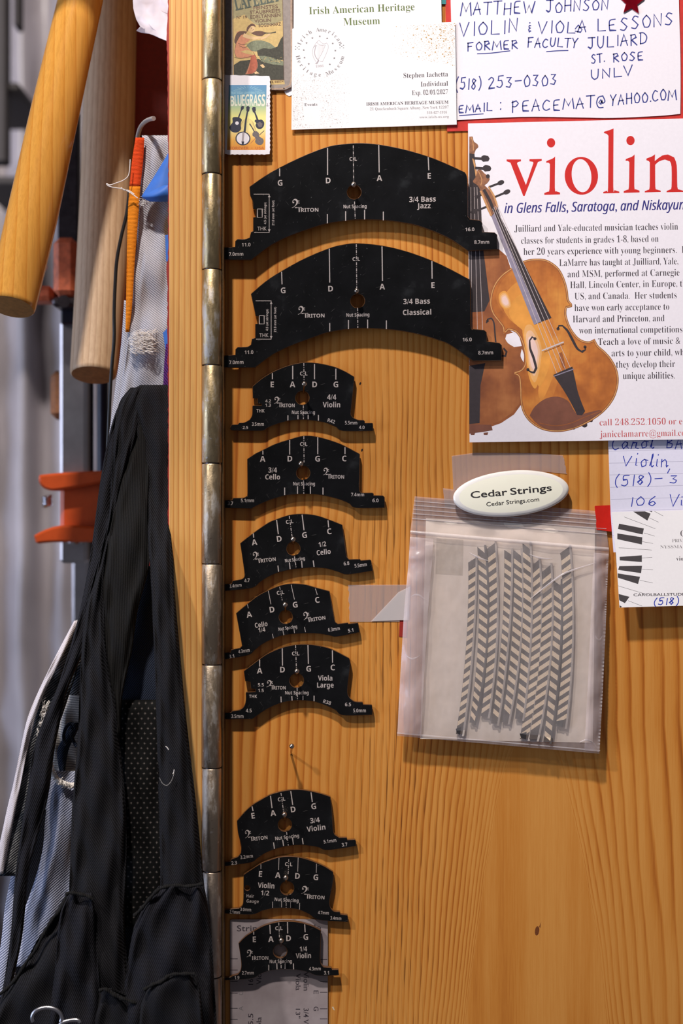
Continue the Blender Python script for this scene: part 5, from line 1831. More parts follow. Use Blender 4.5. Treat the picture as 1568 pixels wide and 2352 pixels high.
tape_piece('clear_tape', [(1037, 1047), (1090, 1040), (1230, 1041)] + [(1292, 1046)] + ragged((1294, 1050), (1301, 1089), 9, 1.2, 1) + [(1215, 1080), (1120, 1092), (1080, 1112), (1041, 1127)], M['tape'],
           'clear tape strip above the oval badge')
tape_piece('clear_tape', [(1017, 1121)] + [(1045, 1125), (1062, 1150), (1060, 1168), (1021, 1164)], M['tape'], 'small clear tape end at the oval badge, over the bag top', -.00055)
th_t = thing('clear_tape', 'clear torn tape strip holding the bag near the 1/4 cello template', 'tape', Plane(-.0003)(870, 1385))
mb = MB()
slab(mb, Plane(-.0003), [(942, 1343)] + ragged((800, 1344), (802, 1428), 16, 1.6, 4) + [(860, 1428), (935, 1428)], .0001)
mb.build('strip', M['tape'], th_t)
mb = MB()
slab(mb, Plane(-.0006), [(852, 1427), (915, 1360), (942, 1347), (938, 1424)], .0001)
mb.build('gloss_triangle', M['tape_gloss'], th_t)  # bright triangle stands in for the reflection on the tape

BP = Plane(-.0004, -.0085, 1140, 1731)
bag = thing('zip_bag', 'clear zip bag of striped inlay strips pinned under the oval badge', 'bag', BP(1160, 1450))
BROWS = [((952, 1140), (1386, 1175)), ((947, 1180), (1392, 1215)), ((942, 1222), (1398, 1262)), ((938, 1290), (1395, 1325)), ((928, 1400), (1391, 1430)), ((919, 1550), (1384, 1585)), ((912, 1690), (1376, 1731))]


def bag_pt(u, v):
    n = len(BROWS) - 1
    k = min(n - 1, int(v * n))
    t = v * n - k
    a, b_ = BROWS[k], BROWS[k + 1]
    l = (a[0][0] + (b_[0][0] - a[0][0]) * t, a[0][1] + (b_[0][1] - a[0][1]) * t)
    r = (a[1][0] + (b_[1][0] - a[1][0]) * t, a[1][1] + (b_[1][1] - a[1][1]) * t)
    return (l[0] + (r[0] - l[0]) * u, l[1] + (r[1] - l[1]) * u)


def bag_film(v0, v1, lift_fn, nu=44, nv=50):
    mb = MB()
    vs_ = []
    for j in range(nv + 1):
        for i in range(nu + 1):
            u, v = i / nu, v0 + (v1 - v0) * j / nv
            x, y = bag_pt(u, v)
            vs_.append(BP(x, y, lift_fn(u, v)))
    W = nu + 1
    mb.add(vs_, [(j * W + i, (j + 1) * W + i, (j + 1) * W + i + 1, j * W + i + 1) for j in range(nv) for i in range(nu)], 0, True)
    return mb


def puff(u, v):
    e = min(1, u / .06) * min(1, (1 - u) / .05) * min(1, (1 - v) / .04)
    a = .0004 + .0026 * max(0, min(1, (v - .22) / .18)) * max(0, e)
    w = .00022 * (math.sin(u * 31 + v * 6) * math.sin(v * 23 - u * 5) + .6 * math.sin(u * 12 - v * 41)) * max(0, min(1, (v - .1) / .1))
    edge = .0005 * math.sin(v * 70) * (max(0, 1 - u / .1) + max(0, 1 - (1 - u) / .07)) * (1 if .3 < v < .99 else 0)
    return a + w + edge


bag_film(0, 1, puff).build('front_film', M['clearfilm'], bag)
bag_film(0, 1, lambda u, v: 0.0, 8, 12).build('back_film', M['clearfilm'], bag)
mb = bag_film(.318, .346, lambda u, v: puff(u, v) + .0003 + .0008 * math.sin(math.pi * min(1, max(0, (v - .318) / .028))), 30, 8)
mb.build('zip_closure', M['bagseal'], bag)
mb = MB()
for v in (.045, .085, .125, .165, .21):
    pts = [BP(*bag_pt(i / 20, v), .0006) for i in range(21)]
    tube(mb, pts, .00022, 6)
mb.build('zip_ridge', M['bagseal'], bag)
for q in ([(.62, .60), (.76, .50), (.94, .42)], [(.30, .42), (.36, .455), (.40, .46)], [(.03, .62), (.06, .60), (.10, .63)], [(.02, .78), (.05, .80), (.09, .78)],
          [(.95, .70), (.97, .72), (.985, .70)], [(.90, .975), (.95, .955), (.985, .985)], [(.60, .40), (.66, .43), (.72, .415)]):
    mb = MB()
    c_ = catmull(q, 8, corner=181) if False else [(q[0][0] * (1 - t) ** 2 + 2 * q[1][0] * t * (1 - t) + q[2][0] * t * t, q[0][1] * (1 - t) ** 2 + 2 * q[1][1] * t * (1 - t) + q[2][1] * t * t) for t in [i / 14 for i in range(15)]]
    tube(mb, [BP(*bag_pt(u, v), puff(u, v) + .0002) for u, v in c_], [.0001 + .0004 * math.sin(math.pi * i / 14) for i in range(15)], 8)
    mb.build('crease_glint', M['bagseal'], bag)  # whiter ridges: creases, added also to draw the film's glints
# side gusset seams
mb = MB()
for u0, u1, v0 in ((0.0, .012, .34), (.988, 1.0, .36)):
    for k in range(70):
        v = v0 + (1 - v0) * k / 70
        q = [bag_pt(u0, v), bag_pt(u1, v), bag_pt(u1, v + .005), bag_pt(u0, v + .005)]
        if u0 > .5:
            poly(mb, BP, q, .0009, 0)
for v in (.992,):
    ribbon(mb, BP, [bag_pt(u / 10, v) for u in range(11)], 2.5, .0012)
mb.build('seam', M['bagseal'], bag)
gus = MB()
W = 5
vs_ = []
for j in range(61):
    v = .36 + .635 * j / 60
    for i in range(W):
        u = .118 * i / (W - 1)
        x, y = bag_pt(u, v)
        vs_.append(BP(x, y, puff(u, v) + .0003 + .0007 * math.sin(math.pi * i / (W - 1)) + .0003 * math.sin(v * 55 + i)))
gus.add(vs_, [(j * W + i, (j + 1) * W + i, (j + 1) * W + i + 1, j * W + i + 1) for j in range(60) for i in range(W - 1)], 0, True)
gus.build('side_gusset', M['bagedge'], bag)
gus = MB()
vs_ = []
for j in range(61):
    v = .36 + .635 * j / 60
    for i in range(W):
        u = .925 + .075 * i / (W - 1)
        x, y = bag_pt(u, v)
        vs_.append(BP(x, y, puff(u, v) + .0003 + .0006 * math.sin(math.pi * i / (W - 1)) + .0003 * math.sin(v * 61 + i)))
gus.add(vs_, [(j * W + i, (j + 1) * W + i, (j + 1) * W + i + 1, j * W + i + 1) for j in range(60) for i in range(W - 1)], 0, True)
gus.build('side_gusset', M['bagedge'], bag)

IP = Plane(-.0007, -.0088, 1140, 1731)
mb = MB()
slab(mb, IP, [(978, 1190), (1366, 1212), (1364, 1500), (1361, 1706), (1150, 1702), (965, 1697), (970, 1500)], .0003)
poly(mb, IP, [(1002, 1236), (1064, 1240), (1062, 1322), (1000, 1318)], .00005, 1)
ins = mb.build('card_insert', [M['insert'], simple('insert_stain', (204, 188, 172), .85, var=.06)])
tag(ins, 'grey card insert inside the clear zip bag behind the strips', 'card')

SP = Plane(-.0014, -.0108, 1140, 1731)
STRIPS = [  # (top x0, x1, y), (mid x0, x1 at 1400), (bottom x0, x1, y), slope direction
    ((1075, 1093, 1281), (1074.5, 1090), (1047, 1063, 1686), 1), ((1096, 1113, 1256), (1100, 1120), (1078, 1090, 1660), -1),
    ((1118, 1137, 1247), (1123, 1142), (1104, 1122, 1645), 1), ((1158, 1175, 1263), (1155.5, 1171.5), (1128, 1143, 1662), -1),
    ((1179, 1197, 1263), (1179, 1199), (1152, 1168, 1659), -1), ((1200, 1217, 1248), (1201, 1220), (1183, 1201, 1651), -1),
    ((1221, 1238, 1285), (1221.5, 1243), (1194, 1214, 1697), 1), ((1245, 1265, 1297), (1245, 1268), (1215, 1235, 1698), 1),
    ((1272, 1289, 1334), (1271, 1289), (1248, 1264, 1704), -1), ((1286, 1308, 1255), (1293, 1315), (1276, 1299, 1669), 1)]
ORD = ['first', 'second', 'third', 'fourth', 'fifth', 'sixth', 'seventh', 'eighth', 'ninth', 'tenth']
for si, (tp, md, bt, dr) in enumerate(STRIPS):
    def ex(t):
        """left/right x and y at parameter t in 0..1 down the strip (quadratic through top, mid, bottom)."""
        y = tp[2] + (bt[2] - tp[2]) * t
        tm = (1400 - tp[2]) / (bt[2] - tp[2])
        r = []
        for a, m_, b_ in ((tp[0], md[0], bt[0]), (tp[1], md[1], bt[1])):
            r.append(a * (t - tm) * (t - 1) / (tm) + m_ * t * (t - 1) / (tm * (tm - 1)) + b_ * t * (t - tm) / (1 - tm))
        return r[0], r[1], y
    lf = .0002 + .0002 * (si % 2)
    c = ex(.5)
    where = 'counting from the wide plain side' if si else 'next to the wide plain side'
    th = thing('inlay_strip', '%s herringbone wood strip in the bag, %s of its card' % (ORD[si], where), 'wood strip', SP((c[0] + c[1]) / 2, c[2], lf), 'herringbone strips in the zip bag')
    L = bt[2] - tp[2]
    n = 40
    left, right = [], []
    for i in range(n + 1):
        a, b_, y = ex(i / n)
        left.append((a, y))
        right.append((b_, y))
    sh = dr * (md[1] - md[0]) * .72
    w0 = abs(sh)
    top_l, top_r = ((left[0][0], left[0][1] + sh), right[0]) if dr > 0 else (left[0], (right[0][0], right[0][1] - sh))
    lo = [p for p in left if p[1] > tp[2] + (w0 if dr > 0 else 2)]
    ro = [p for p in right if p[1] > tp[2] + (2 if dr > 0 else w0)]
    outline = [top_l] + lo + ro[::-1] + [top_r]
    mb = MB()
    slab(mb, SP, outline, .0010, 0, 0, 0, lf)
    veneer = mb.build('dark_veneer', M['dark_strip'], th)
    mb = MB()
    per = 21.5 + (si % 3) * .8
    y = tp[2] + 4
    rr = random.Random(40 + si)
    while y < bt[2] - 6:
        t0, t1 = (y - tp[2]) / L, min(1, (y + per * .5 - tp[2]) / L)
        off = sh / L
        seg = []
        # left side is shifted by the slope of the chevron
        for t in (t0, t1):
            tl = t + off / 2
            tr = t - off / 2
            seg.append((tl, tr))
        if 0 <= min(seg[0] + seg[1]) and max(seg[0] + seg[1]) <= 1:
            (l0, r0), (l1, r1) = seg
            j = rr.uniform(-.001, .001)
            A, B_, C_, D_ = ex(l0 + j), ex(r0 + j), ex(r1 + j), ex(l1 + j)
            poly(mb, SP, [(A[0], A[2]), (B_[1], B_[2]), (C_[1], C_[2]), (D_[0], D_[2])], lf + .00006)
        y += per
    mb.build('pale_veneer', M['pale_strip'], th)
    mb = MB()
    e0, e1 = 0, n
    ed = [(right[i][0] + 1.2, right[i][1]) for i in range(n + 1)]
    ed = [(ed[0][0], ed[0][1] - 4)] + ed + [(ed[-1][0] - 1, ed[-1][1] + 5)]
    out = [(x - 2.0, y) for x, y in ed] + [(x + 2.0, y) for x, y in ed[::-1]]
    slab(mb, SP, out, .0011, 0, 0, .0001, lf + .0001)
    mb.build('edge_line', M['strip_edge'] if si not in (1, 8) else M['dark_edge'], th)
    if si in (0, 6, 9):
        mb = MB()
        a, b_, y = ex(1.0)
        poly(mb, SP, [(a - 1, y - 12), (b_ - 5, y - 16), (b_ - 7, y + 2), (a + 2, y - 3)], lf + .00009)
        mb.build('frayed_end', M['ink_black'], veneer)

# red tabs
mb = MB()
slab(mb, Plane(-.0021), [(1366, 1162)] + [(1404, 1160), (1404, 1221)] + [(1372, 1217)] + ragged((1370, 1216), (1366, 1164), 8, .8, 8), .00025)
tag(mb.build('tape_tab', M['red_tape']), 'bright red tape tab at the bag top beside the ruled note', 'tape')
mb = MB()
slab(mb, Plane(-.0003), [(919, 1391), (936, 1391), (934, 1464), (916, 1462)], .0002)
tag(mb.build('tape_tab', M['red_edge']), 'dark red tab showing behind the bag edge beside the torn clear tape', 'tape')

# ------------------------------------------------------------------ oval badge
GP = Plane(-.0046, -.0054, 1080, 1186)
th = thing('oval_badge', 'cream oval badge with clear rim lettered Cedar Strings', 'badge', GP(1173, 1134))
mb = MB()
rings = [(1.0, -.0016), (1.012, -.0004), (1.0, .0006), (.965, .0011), (.905, .0014)]
nn = 72
vs_ = []
for k, l in rings:
    vs_ += [GP(x, y, l) for x, y in ellipse(1173, 1133.5, 132 * k, 51.5 - (1 - k) * 100 * .9, nn, 5.2)]
fs = []
for r_ in range(len(rings) - 1):
    for i in range(nn):
        j = (i + 1) % nn
        fs.append((r_ * nn + i, (r_ + 1) * nn + i, (r_ + 1) * nn + j, r_ * nn + j))
mb.add(vs_, fs, 0, True)
mb.add([GP(x, y, -.0016) for x, y in ellipse(1173, 1133.5, 132, 51.5, nn, 5.2)], [tuple(range(nn))], 0)
mb.build('rim', M['badge_rim'], th)
mb = MB()
cen = GP(1173, 1133.5, .0021)
ring = [GP(x, y, .0014) for x, y in ellipse(1173, 1133.5, 132 * .905, 51.5 - .095 * 90, nn, 5.2)]
mid_ = [GP(x, y, .00195) for x, y in ellipse(1173, 1133.5, 132 * .6, 28, nn, 5.2)]
mb.add(ring + mid_ + [cen], [(i, nn + i, nn + (i + 1) % nn, (i + 1) % nn) for i in range(nn)] + [(nn + i, nn + (i + 1) % nn, 2 * nn)[::-1] for i in range(nn)], 0, True)
face = mb.build('face', M['badge'], th)


def badge_top(px, py, lift=0.0):
    """Surface of the domed badge face."""
    c_, s_ = math.cos(math.radians(5.2)), math.sin(math.radians(5.2))
    dx, dy = px - 1173, py - 1133.5
    u, w = dx * c_ - dy * s_, dx * s_ + dy * c_
    r = math.sqrt((u / 119.5) ** 2 + (w / 43) ** 2)
    ri = .64
    return GP(px, py, lift + (.0021 - .00015 * r / ri if r < ri else .00195 - .00055 * (r - ri) / (1 - ri)))


mb = MB()
text(mb, badge_top, 'Cedar', 1081, 1144.5, 1165, 1137, 15.5, 'sans', .00009, 0, .011)
text(mb, badge_top, 'Strings', 1172, 1136.5, 1267, 1127, 15.5, 'sans', .00009, 0, .011)
text(mb, badge_top, 'Cedar Strings.com', 1117, 1163, 1238, 1151, 9.5, 'sans', .00009, 0, .004)
mb.build('lettering', M['ink_black'], face)
# ------------------------------------------------------------------ hanging tools and cloth on the open side
def rod_handle(name, axis, y, radii, mat, end_mat, label, cat):
    ya, yb = y
    ax = catmull(axis, 8, corner=170)
    m_ = len(ax)
    ys = [ya + (yb - ya) * i / (m_ - 1) for i in range(m_)]
    rs = []
    for i in range(m_):
        t = i / (m_ - 1) * (len(radii) - 1)
        q = min(len(radii) - 2, int(t))
        rs.append((radii[q] + (radii[q + 1] - radii[q]) * (t - q)) * S * (D + ys[i]) / D)
    pts = [P(px, py, y_) for (px, py), y_ in zip(ax, ys)]
    d = (pts[-1] - pts[-2]).normalized()
    th = thing(name, label, cat, pts[-1])
    mb = MB()
    e = .0022
    tube(mb, pts[:-1] + [pts[-1] - d * e, pts[-1] - d * e * .35, pts[-1]], rs[:-1] + [rs[-1], rs[-1] * .985, rs[-1] * .93], 40, 0, False)
    mb.build('grip', mat, th)
    mb = MB()
    n = 40
    a = d.cross(Vector((0, 1, 0))).normalized()
    b_ = d.cross(a)
    r = rs[-1] * .93
    mb.add([pts[-1] + a * r * math.cos(2 * math.pi * i / n) + b_ * r * math.sin(2 * math.pi * i / n) for i in range(n)] + [pts[-1] + d * .0005], [(i, (i + 1) % n, n) for i in range(n)] + [(n, (i + 1) % n, i) for i in range(n)])
    mb.build('end_face', end_mat, th)
    return th


rod_handle('hammer_handle', [(194, -40), (128, 250), (73, 500), (25, 705)], (.046, .012), [49, 55, 58, 56], M['handle'], M['v_rim2'],
           'glossy yellow varnished wooden tool handle hanging at a slant', 'tool handle')
rod_handle('hammer_handle', [(259, -40), (249, 300), (234, 600), (214, 862)], (.118, .075), [55, 59, 58, 53], M['grey_handle'], M['v_neck'],
           'greyed unvarnished wooden tool handle hanging behind the glossy one', 'tool handle')

# hook
th = thing('wire_hook', 'bent steel wire hook on the red board above the grey denim strap', 'hook', P(316, 345, .112))
mb = MB()
h_ = [(353, 272, .010), (344, 274, .016), (333, 280, .024), (323, 292, .032), (317, 310, .037), (315, 330, .042), (315, 342, .055), (315, 346, .08), (315, 347, .116)]
c_ = catmull([(a, b_, y * 1e4) for a, b_, y in h_], 6, corner=181)
tube(mb, [P(a, b_, y / 1e4) for a, b_, y in c_], 5.2 * S, 12)
mb.build('wire', M['hook'], th)
mb = MB()
a = P(315, 347, .113)
box(mb, (a.x - .006, .1105, a.z - .009), (a.x + .006, .1155, a.z + .009), 0, .0012)
mb.build('wall_plate', M['dark_steel'], th)

# crumpled tissue over the post
th = thing('tissue_wad', 'crumpled white tissue hanging beside the top of the pine post', 'tissue', P(345, 40, .02))
mb = MB()
rt = random.Random(23)
g = []
for j in range(9):
    t = j / 8
    row = []
    for i in range(7):
        u = i / 6
        xl = [314, 309, 306, 305, 306, 309, 313, 322, 344][j]
        x = xl + (400 - xl) * u
        yb = 74 + 26 * u
        y = -40 + (yb + 40) * t
        if j == 8:
            y = [70, 74, 77, 82, 88, 93, 100][i]
            x = [313, 326, 340, 354, 368, 382, 400][i]
        row.append(P(x + (rt.uniform(-3, 3) if 0 < i < 6 else 0), y + (rt.uniform(-3, 3) if 0 < j < 8 else 0), .020 + rt.uniform(-.0016, .0016)))
    g.append(row)
vs_ = [p for r in g for p in r]
fs = []
for j in range(8):
    for i in range(6):
        a, b_, c, d_ = j * 7 + i, j * 7 + i + 1, (j + 1) * 7 + i + 1, (j + 1) * 7 + i
        fs += [(a, d_, b_), (b_, d_, c)] if (i + j) % 2 else [(a, d_, c), (a, c, b_)]
mb.add(vs_, fs, 0, True)
mb.add([p + Vector((0, .0008, 0)) for p in vs_], [f[::-1] for f in fs])
mb.build('sheet', M['crumple'], th)

# --- grey denim garment
den = thing('denim_apron', 'faded grey and blue denim garment with orange bound strap, on the wire hook', 'garment', P(345, 320, .03))
mb = MB()
cloth(mb, band([(311, 326, 402, .026), (322, 327, 402, .024), (430, 320, 402, .024), (520, 313, 402, .026), (620, 306, 402, .022), (700, 300, 402, .024), (760, 294, 402, .022), (850, 283, 402, .024), (950, 262, 400, .026), (1060, 243, 392, .03)], .003), 26, 70, .0014, 0, .0007, 4)
mb.build('strap', M['denim'], den)
mb = MB()
cloth(mb, [(690, [(285, .030), (292, .028), (302, .028)]), (800, [(277, .030), (285, .028), (300, .028)]), (900, [(263, .030), (275, .028), (300, .028)]), (1000, [(250, .030), (262, .028), (300, .03)]), (1110, [(236, .03), (250, .03), (300, .032)])], 8, 40, .0012)
mb.build('strap_back_layer', M['denim'], den)
mb = MB()
cloth(mb, [(316, [(311, .0225), (320, .0215), (331, .0215)]), (370, [(303, .0225), (315, .021), (328, .021)]), (428, [(297, .0225), (310, .021), (322, .021)])], 6, 14, .0012, 0, .0003)
mb.build('binding', M['red_orange_cloth'], den, 'red orange binding')
mb = MB()
cloth(mb, [(428, [(297, .0225), (310, .021), (322, .021)]), (500, [(293, .0225), (305, .021), (317, .021)]), (600, [(291, .022), (300, .0205), (309, .0205)]), (700, [(289, .022), (296, .021), (303, .021)]), (762, [(288, .0225), (291, .0215), (296, .0215)])], 6, 40, .0012, 0, .0003)
mb.build('binding', M['orange_tape_cloth'], den, 'yellow orange binding')
mb = MB()
rf = random.Random(3)
for k in range(190):
    x, y = 293 + rf.random() * 52, 762 + rf.random() * 50
    if (x - 320) ** 2 / 900 + (y - 788) ** 2 / 800 > 1:
        continue
    a = rf.uniform(-.5, .6)
    l_ = rf.uniform(12, 26)
    pts = [(x + i * l_ / 4 * math.cos(a), y + i * l_ / 4 * math.sin(a) + rf.uniform(-2.5, 2.5), .0205 - .0035 * math.sin(i / 4 * 3.1)) for i in range(5)]
    tube(mb, [P(*q) for q in pts], .00013, 4, 0, False)
for k in range(26):
    x, y = 318 + rf.random() * 22, 446 + rf.random() * 28
    pts = [(x + rf.uniform(-5, 5) + i * 3, y + rf.uniform(-4, 4) + i * 1.5, .0205 - .0025 * math.sin(i / 3 * 3.1)) for i in range(4)]
    tube(mb, [P(*q) for q in pts], .00012, 4, 0, False)
o = mb.build('frayed_threads', M['fray'], den)
o['kind'] = 'stuff'
for q in ([(299, 366), (296, 400), (285, 413), (268, 420), (252, 425), (245, 421), (247, 426), (258, 430), (270, 432), (282, 434), (298, 442), (316, 455)], [(278, 430), (284, 436), (296, 438), (308, 446)]):
    mb = MB()
    tube(mb, [P(a, b_, .017) for a, b_ in catmull(q, 5, corner=181)], .00026, 6)
    mb.build('loose_thread', M['fray'], den)

# lower denim: worn panel with white frayed seam, blue pocket, pale inside
mb = MB()
cloth(mb, [(1424, [(172, .004), (185, .004), (205, .006)]), (1500, [(136, -.006), (150, -.007), (190, -.003)]), (1590, [(93, -.007), (112, -.009), (160, -.004)]), (1650, [(70, -.008), (88, -.010), (140, -.005)]),
           (1725, [(52, -.008), (66, -.010), (110, -.005)]), (1802, [(36, -.008), (50, -.010), (90, -.005)]), (1850, [(24, -.008), (40, -.010), (80, -.005)]), (1950, [(4, -.008), (22, -.010), (62, -.006)]), (2012, [(-14, -.008), (8, -.010), (42, -.008)])], 14, 60, .0014, 0, .0007, 6)
mb.build('worn_leg', M['denim_dark'], den)
mb = MB()
cloth(mb, [(1426, [(170, .002), (175, .0), (182, .002)]), (1500, [(131, -.010), (139, -.012), (147, -.011)]), (1590, [(87, -.011), (94, -.0135), (102, -.0125)]), (1650, [(63, -.012), (71, -.014), (80, -.013)]),
           (1725, [(46, -.012), (53, -.014), (62, -.013)]), (1802, [(30, -.012), (38, -.014), (47, -.013)]), (1850, [(18, -.012), (27, -.014), (37, -.013)]), (1950, [(-4, -.012), (8, -.014), (18, -.013)]), (2008, [(-20, -.012), (-6, -.014), (6, -.013)])], 8, 80, .0014, 0, .0006, 8)
mb.build('seam', M['seam'], den)
mb = MB()
cloth(mb, [(1515, [(160, .008), (185, .006), (215, .006)]), (1600, [(128, .008), (160, .006), (200, .006)]), (1700, [(112, .008), (150, .006), (195, .006)]), (1800, [(100, .006), (140, .004), (190, .006)]), (1860, [(95, .006), (130, .004), (180, .006)])], 14, 30, .0012, 0, .0008, 2)
mb.build('pocket_inside', M['denim_in'], den)
mb = MB()
cloth(mb, [(1500, [(178, .002), (186, .001), (200, .002)]), (1560, [(160, .002), (175, .001), (196, .002)]), (1596, [(148, .002), (168, .001), (190, .002)])], 8, 14, .001)
mb.build('pocket_top', M['denim_dark'], den)
mb = MB()
cloth(mb, [(1660, [(160, .003), (166, .002), (186, .003)]), (1690, [(148, .003), (158, .002), (172, .003)]), (1720, [(132, .003), (145, .002), (158, .003)]), (1760, [(134, .003), (144, .002), (150, .003)]), (1790, [(142, .003), (146, .002), (149, .003)])], 8, 20, .001)
mb.build('pocket_slit', M['apron_lining'], den)
mb = MB()
tube(mb, [P(a, b_, -.0005) for a, b_ in catmull([(150, 1712), (146, 1690), (153, 1668), (166, 1662), (174, 1672), (168, 1684), (160, 1676), (168, 1700), (176, 1715)], 5, corner=181)], .0009, 8)
mb.build('loop', M['apron_lining'], den)
mb = MB()
cloth(mb, [(1772, [(112, .000), (140, -.002), (190, -.001)]), (1815, [(112, -.003), (140, -.007), (185, -.003)]), (1880, [(104, -.002), (136, -.007), (178, -.002)]), (1950, [(98, -.001), (126, -.006), (172, .0)]), (2020, [(80, .0), (112, -.004), (165, .002)]),
           (2120, [(45, .0), (85, -.004), (150, .002)]), (2220, [(15, .002), (60, -.002), (130, .004)])], 16, 60, .0014, 0, .0008, 5)
pocket = mb.build('pocket', M['denim_blue'], den)
mb = MB()
ctr = catmull([(116, 1752), (118, 1768), (124, 1782), (136, 1794), (150, 1801), (164, 1804), (180, 1800)], 6, corner=181)
tube(mb, [P(a, b_, -.0085 + .004 * abs(i / len(ctr) - .5)) for i, (a, b_) in enumerate(ctr)], [.0011 + .0007 * math.sin(i * 1.7) ** 2 for i in range(len(ctr))], 10)
for k in range(60):
    i = rf.randrange(len(ctr))
    x, y = ctr[i]
    tube(mb, [P(x + rf.uniform(-6, 6), y + rf.uniform(-6, 6), -.0075), P(x + rf.uniform(-8, 8), y + rf.uniform(-7, 7), -.0095 - rf.random() * .002), P(x + rf.uniform(-10, 10), y + rf.uniform(-9, 9), -.0085)], .00018, 5, 0, False)
o = mb.build('frayed_edge', M['fray'], pocket)
mb = MB()
for k in range(40):
    t = rf.random()
    x, y = 88 + t * 18 + rf.uniform(-4, 4), 1700 - t * 80 + rf.uniform(-6, 6)
    tube(mb, [P(x, y, -.0085), P(x + rf.uniform(-7, 7), y - rf.uniform(4, 14), -.012), P(x + rf.uniform(-5, 9), y - rf.uniform(10, 24), -.0105)], .0002, 5, 0, False)
o = mb.build('frayed_threads', M['fray'], den)
o['kind'] = 'stuff'
mb = MB()
cloth(mb, [(1990, [(30, -.001), (40, -.002), (58, .0)]), (2080, [(12, -.001), (28, -.003), (50, .0)]), (2180, [(0, -.001), (18, -.003), (40, .0)]), (2290, [(-25, -.001), (0, -.003), (30, .0)])], 8, 30, .0014)
mb.build('side_panel', M['denim_blue'], den)

# blue tape and purple cloth caught behind the post
th = thing('masking_tape', 'folded piece of blue masking tape on the grey denim strap', 'tape', P(355, 420, .02))
mb = MB()
cloth(mb, [(352, [(386, .0185), (391, .0175), (398, .018)]), (400, [(357, .0185), (375, .0165), (398, .0175)]), (430, [(338, .0185), (365, .0155), (398, .017)]), (452, [(324, .018), (358, .0145), (398, .016)])], 12, 18, .0004)
mb.build('upper_fold', M['blue_tape'], th)
mb = MB()
cloth(mb, [(425, [(378, .0135), (386, .012), (398, .013)]), (440, [(345, .014), (370, .011), (398, .0125)]), (452, [(325, .0155), (355, .0115), (398, .0135)]), (463, [(345, .016), (365, .014), (392, .016)])], 12, 10, .0004)
mb.build('lower_fold', M['blue_tape'], th)
for nm, pts, lb in (('tape_end', [(379, 540), (398, 538), (398, 602), (381, 600)], 'narrow blue tape end beside the post, just below the folded tape'),
                    ('tape_end', [(374, 764), (384, 754), (398, 752), (398, 798), (380, 806)], 'blue tape end with dark writing beside the post, above the purple cloth')):
    mb = MB()
    slab(mb, Plane(.0185), pts, .0004)
    tag(mb.build(nm, M['blue_tape']), lb, 'tape')
th = thing('purple_cloth', 'purple cloth sliver between the denim strap and the pine post', 'cloth', P(386, 850, .018))
mb = MB()
cloth(mb, [(790, [(381, .018), (388, .016), (398, .017)]), (850, [(376, .018), (386, .016), (398, .017)]), (930, [(374, .018), (386, .016), (398, .017)])], 6, 16, .0008)
mb.build('fold', M['purple'], th)
mb = MB()
cloth(mb, [(588, [(384, .0195), (389, .018), (398, .019)]), (620, [(382, .0195), (389, .018), (398, .019)]), (680, [(387, .0195), (391, .018), (398, .019)])], 6, 12, .0005)
tag(mb.build('red_cloth', M['red_edge']), 'thin dark red cloth edge below the narrow blue tape end', 'cloth')

# cable
th = thing('cable', 'thin black cable hanging in front of the greyed handle', 'cable', P(270, 600, .05))
mb = MB()
q = catmull([(297, 440), (291, 490), (278, 545), (268, 600), (264, 660), (262, 720), (262, 780), (256, 850), (252, 920), (249, 990), (246, 1060), (240, 1200)], 8, corner=181)
tube(mb, [P(a, b_, .040) for a, b_ in q], 4.3 * S, 12)
mb.build('sheath', M['black_rubber'], th)

# --- black apron in front
apr = thing('black_apron', 'black denim apron with wide straps hanging over the grey denim', 'apron', P(345, 900, .01))


def strap(name, rows, mat, k=.004, nu=22, nv=80, seed=1, wob=.0008, label=None):
    mb = MB()
    cloth(mb, band(rows, k), nu, nv, .0014, 0, wob, seed)
    return mb.build(name, mat, apr, label)


strap('strap', [(884, 322, 384, .010), (892, 305, 392, .008), (920, 300, 396, .006), (1000, 312, 396, .002), (1100, 330, 394, -.004), (1250, 340, 396, -.020), (1330, 346, 399, -.027), (1400, 349, 404, -.029), (1500, 354, 413, -.031),
                (1650, 359, 427, -.033), (1850, 364, 450, -.035), (2000, 368, 465, -.037), (2055, 368, 470, -.037)], M['apron'], .005, 24, 110, 1)
strap('strap', [(890, 300, 334, .010), (920, 276, 334, .007), (960, 266, 322, .004), (1000, 262, 313, .001), (1100, 255, 287, -.004), (1200, 246, 264, -.010), (1300, 222, 244, -.015), (1400, 196, 241, -.019), (1500, 187, 247, -.022), (1600, 182, 264, -.024),
                (1700, 178, 274, -.026), (1850, 166, 288, -.028), (1950, 162, 290, -.030), (2100, 158, 286, -.031), (2240, 168, 292, -.031), (2390, 185, 296, -.031)], M['apron'], .005, 26, 120, 2, .0012)
strap('strap_binding', [(900, 322, 344, .008), (1000, 306, 344, .004), (1100, 280, 343, -.006), (1200, 256, 343, -.014), (1300, 238, 341, -.018), (1400, 236, 316, -.020), (1500, 242, 301, -.021), (1600, 255, 280, -.021), (1690, 266, 275, -.022)],
      M['apron_v'], .004, 20, 80, 5)
strap('strap', [(905, 288, 306, .013), (940, 268, 288, .012), (1000, 250, 272, .010), (1100, 231, 264, .004), (1250, 211, 246, -.006), (1350, 194, 232, -.011), (1429, 177, 206, -.014), (1496, 158, 190, -.016), (1591, 127, 152, -.018), (1649, 101, 139, -.019),
                (1725, 76, 124, -.020), (1802, 65, 114, -.021), (1850, 57, 105, -.021), (1920, 47, 86, -.021), (2000, 36, 66, -.021), (2150, 24, 50, -.021), (2260, 8, 28, -.021), (2390, -20, 2, -.021)], M['apron_b'], .004, 16, 120, 7)
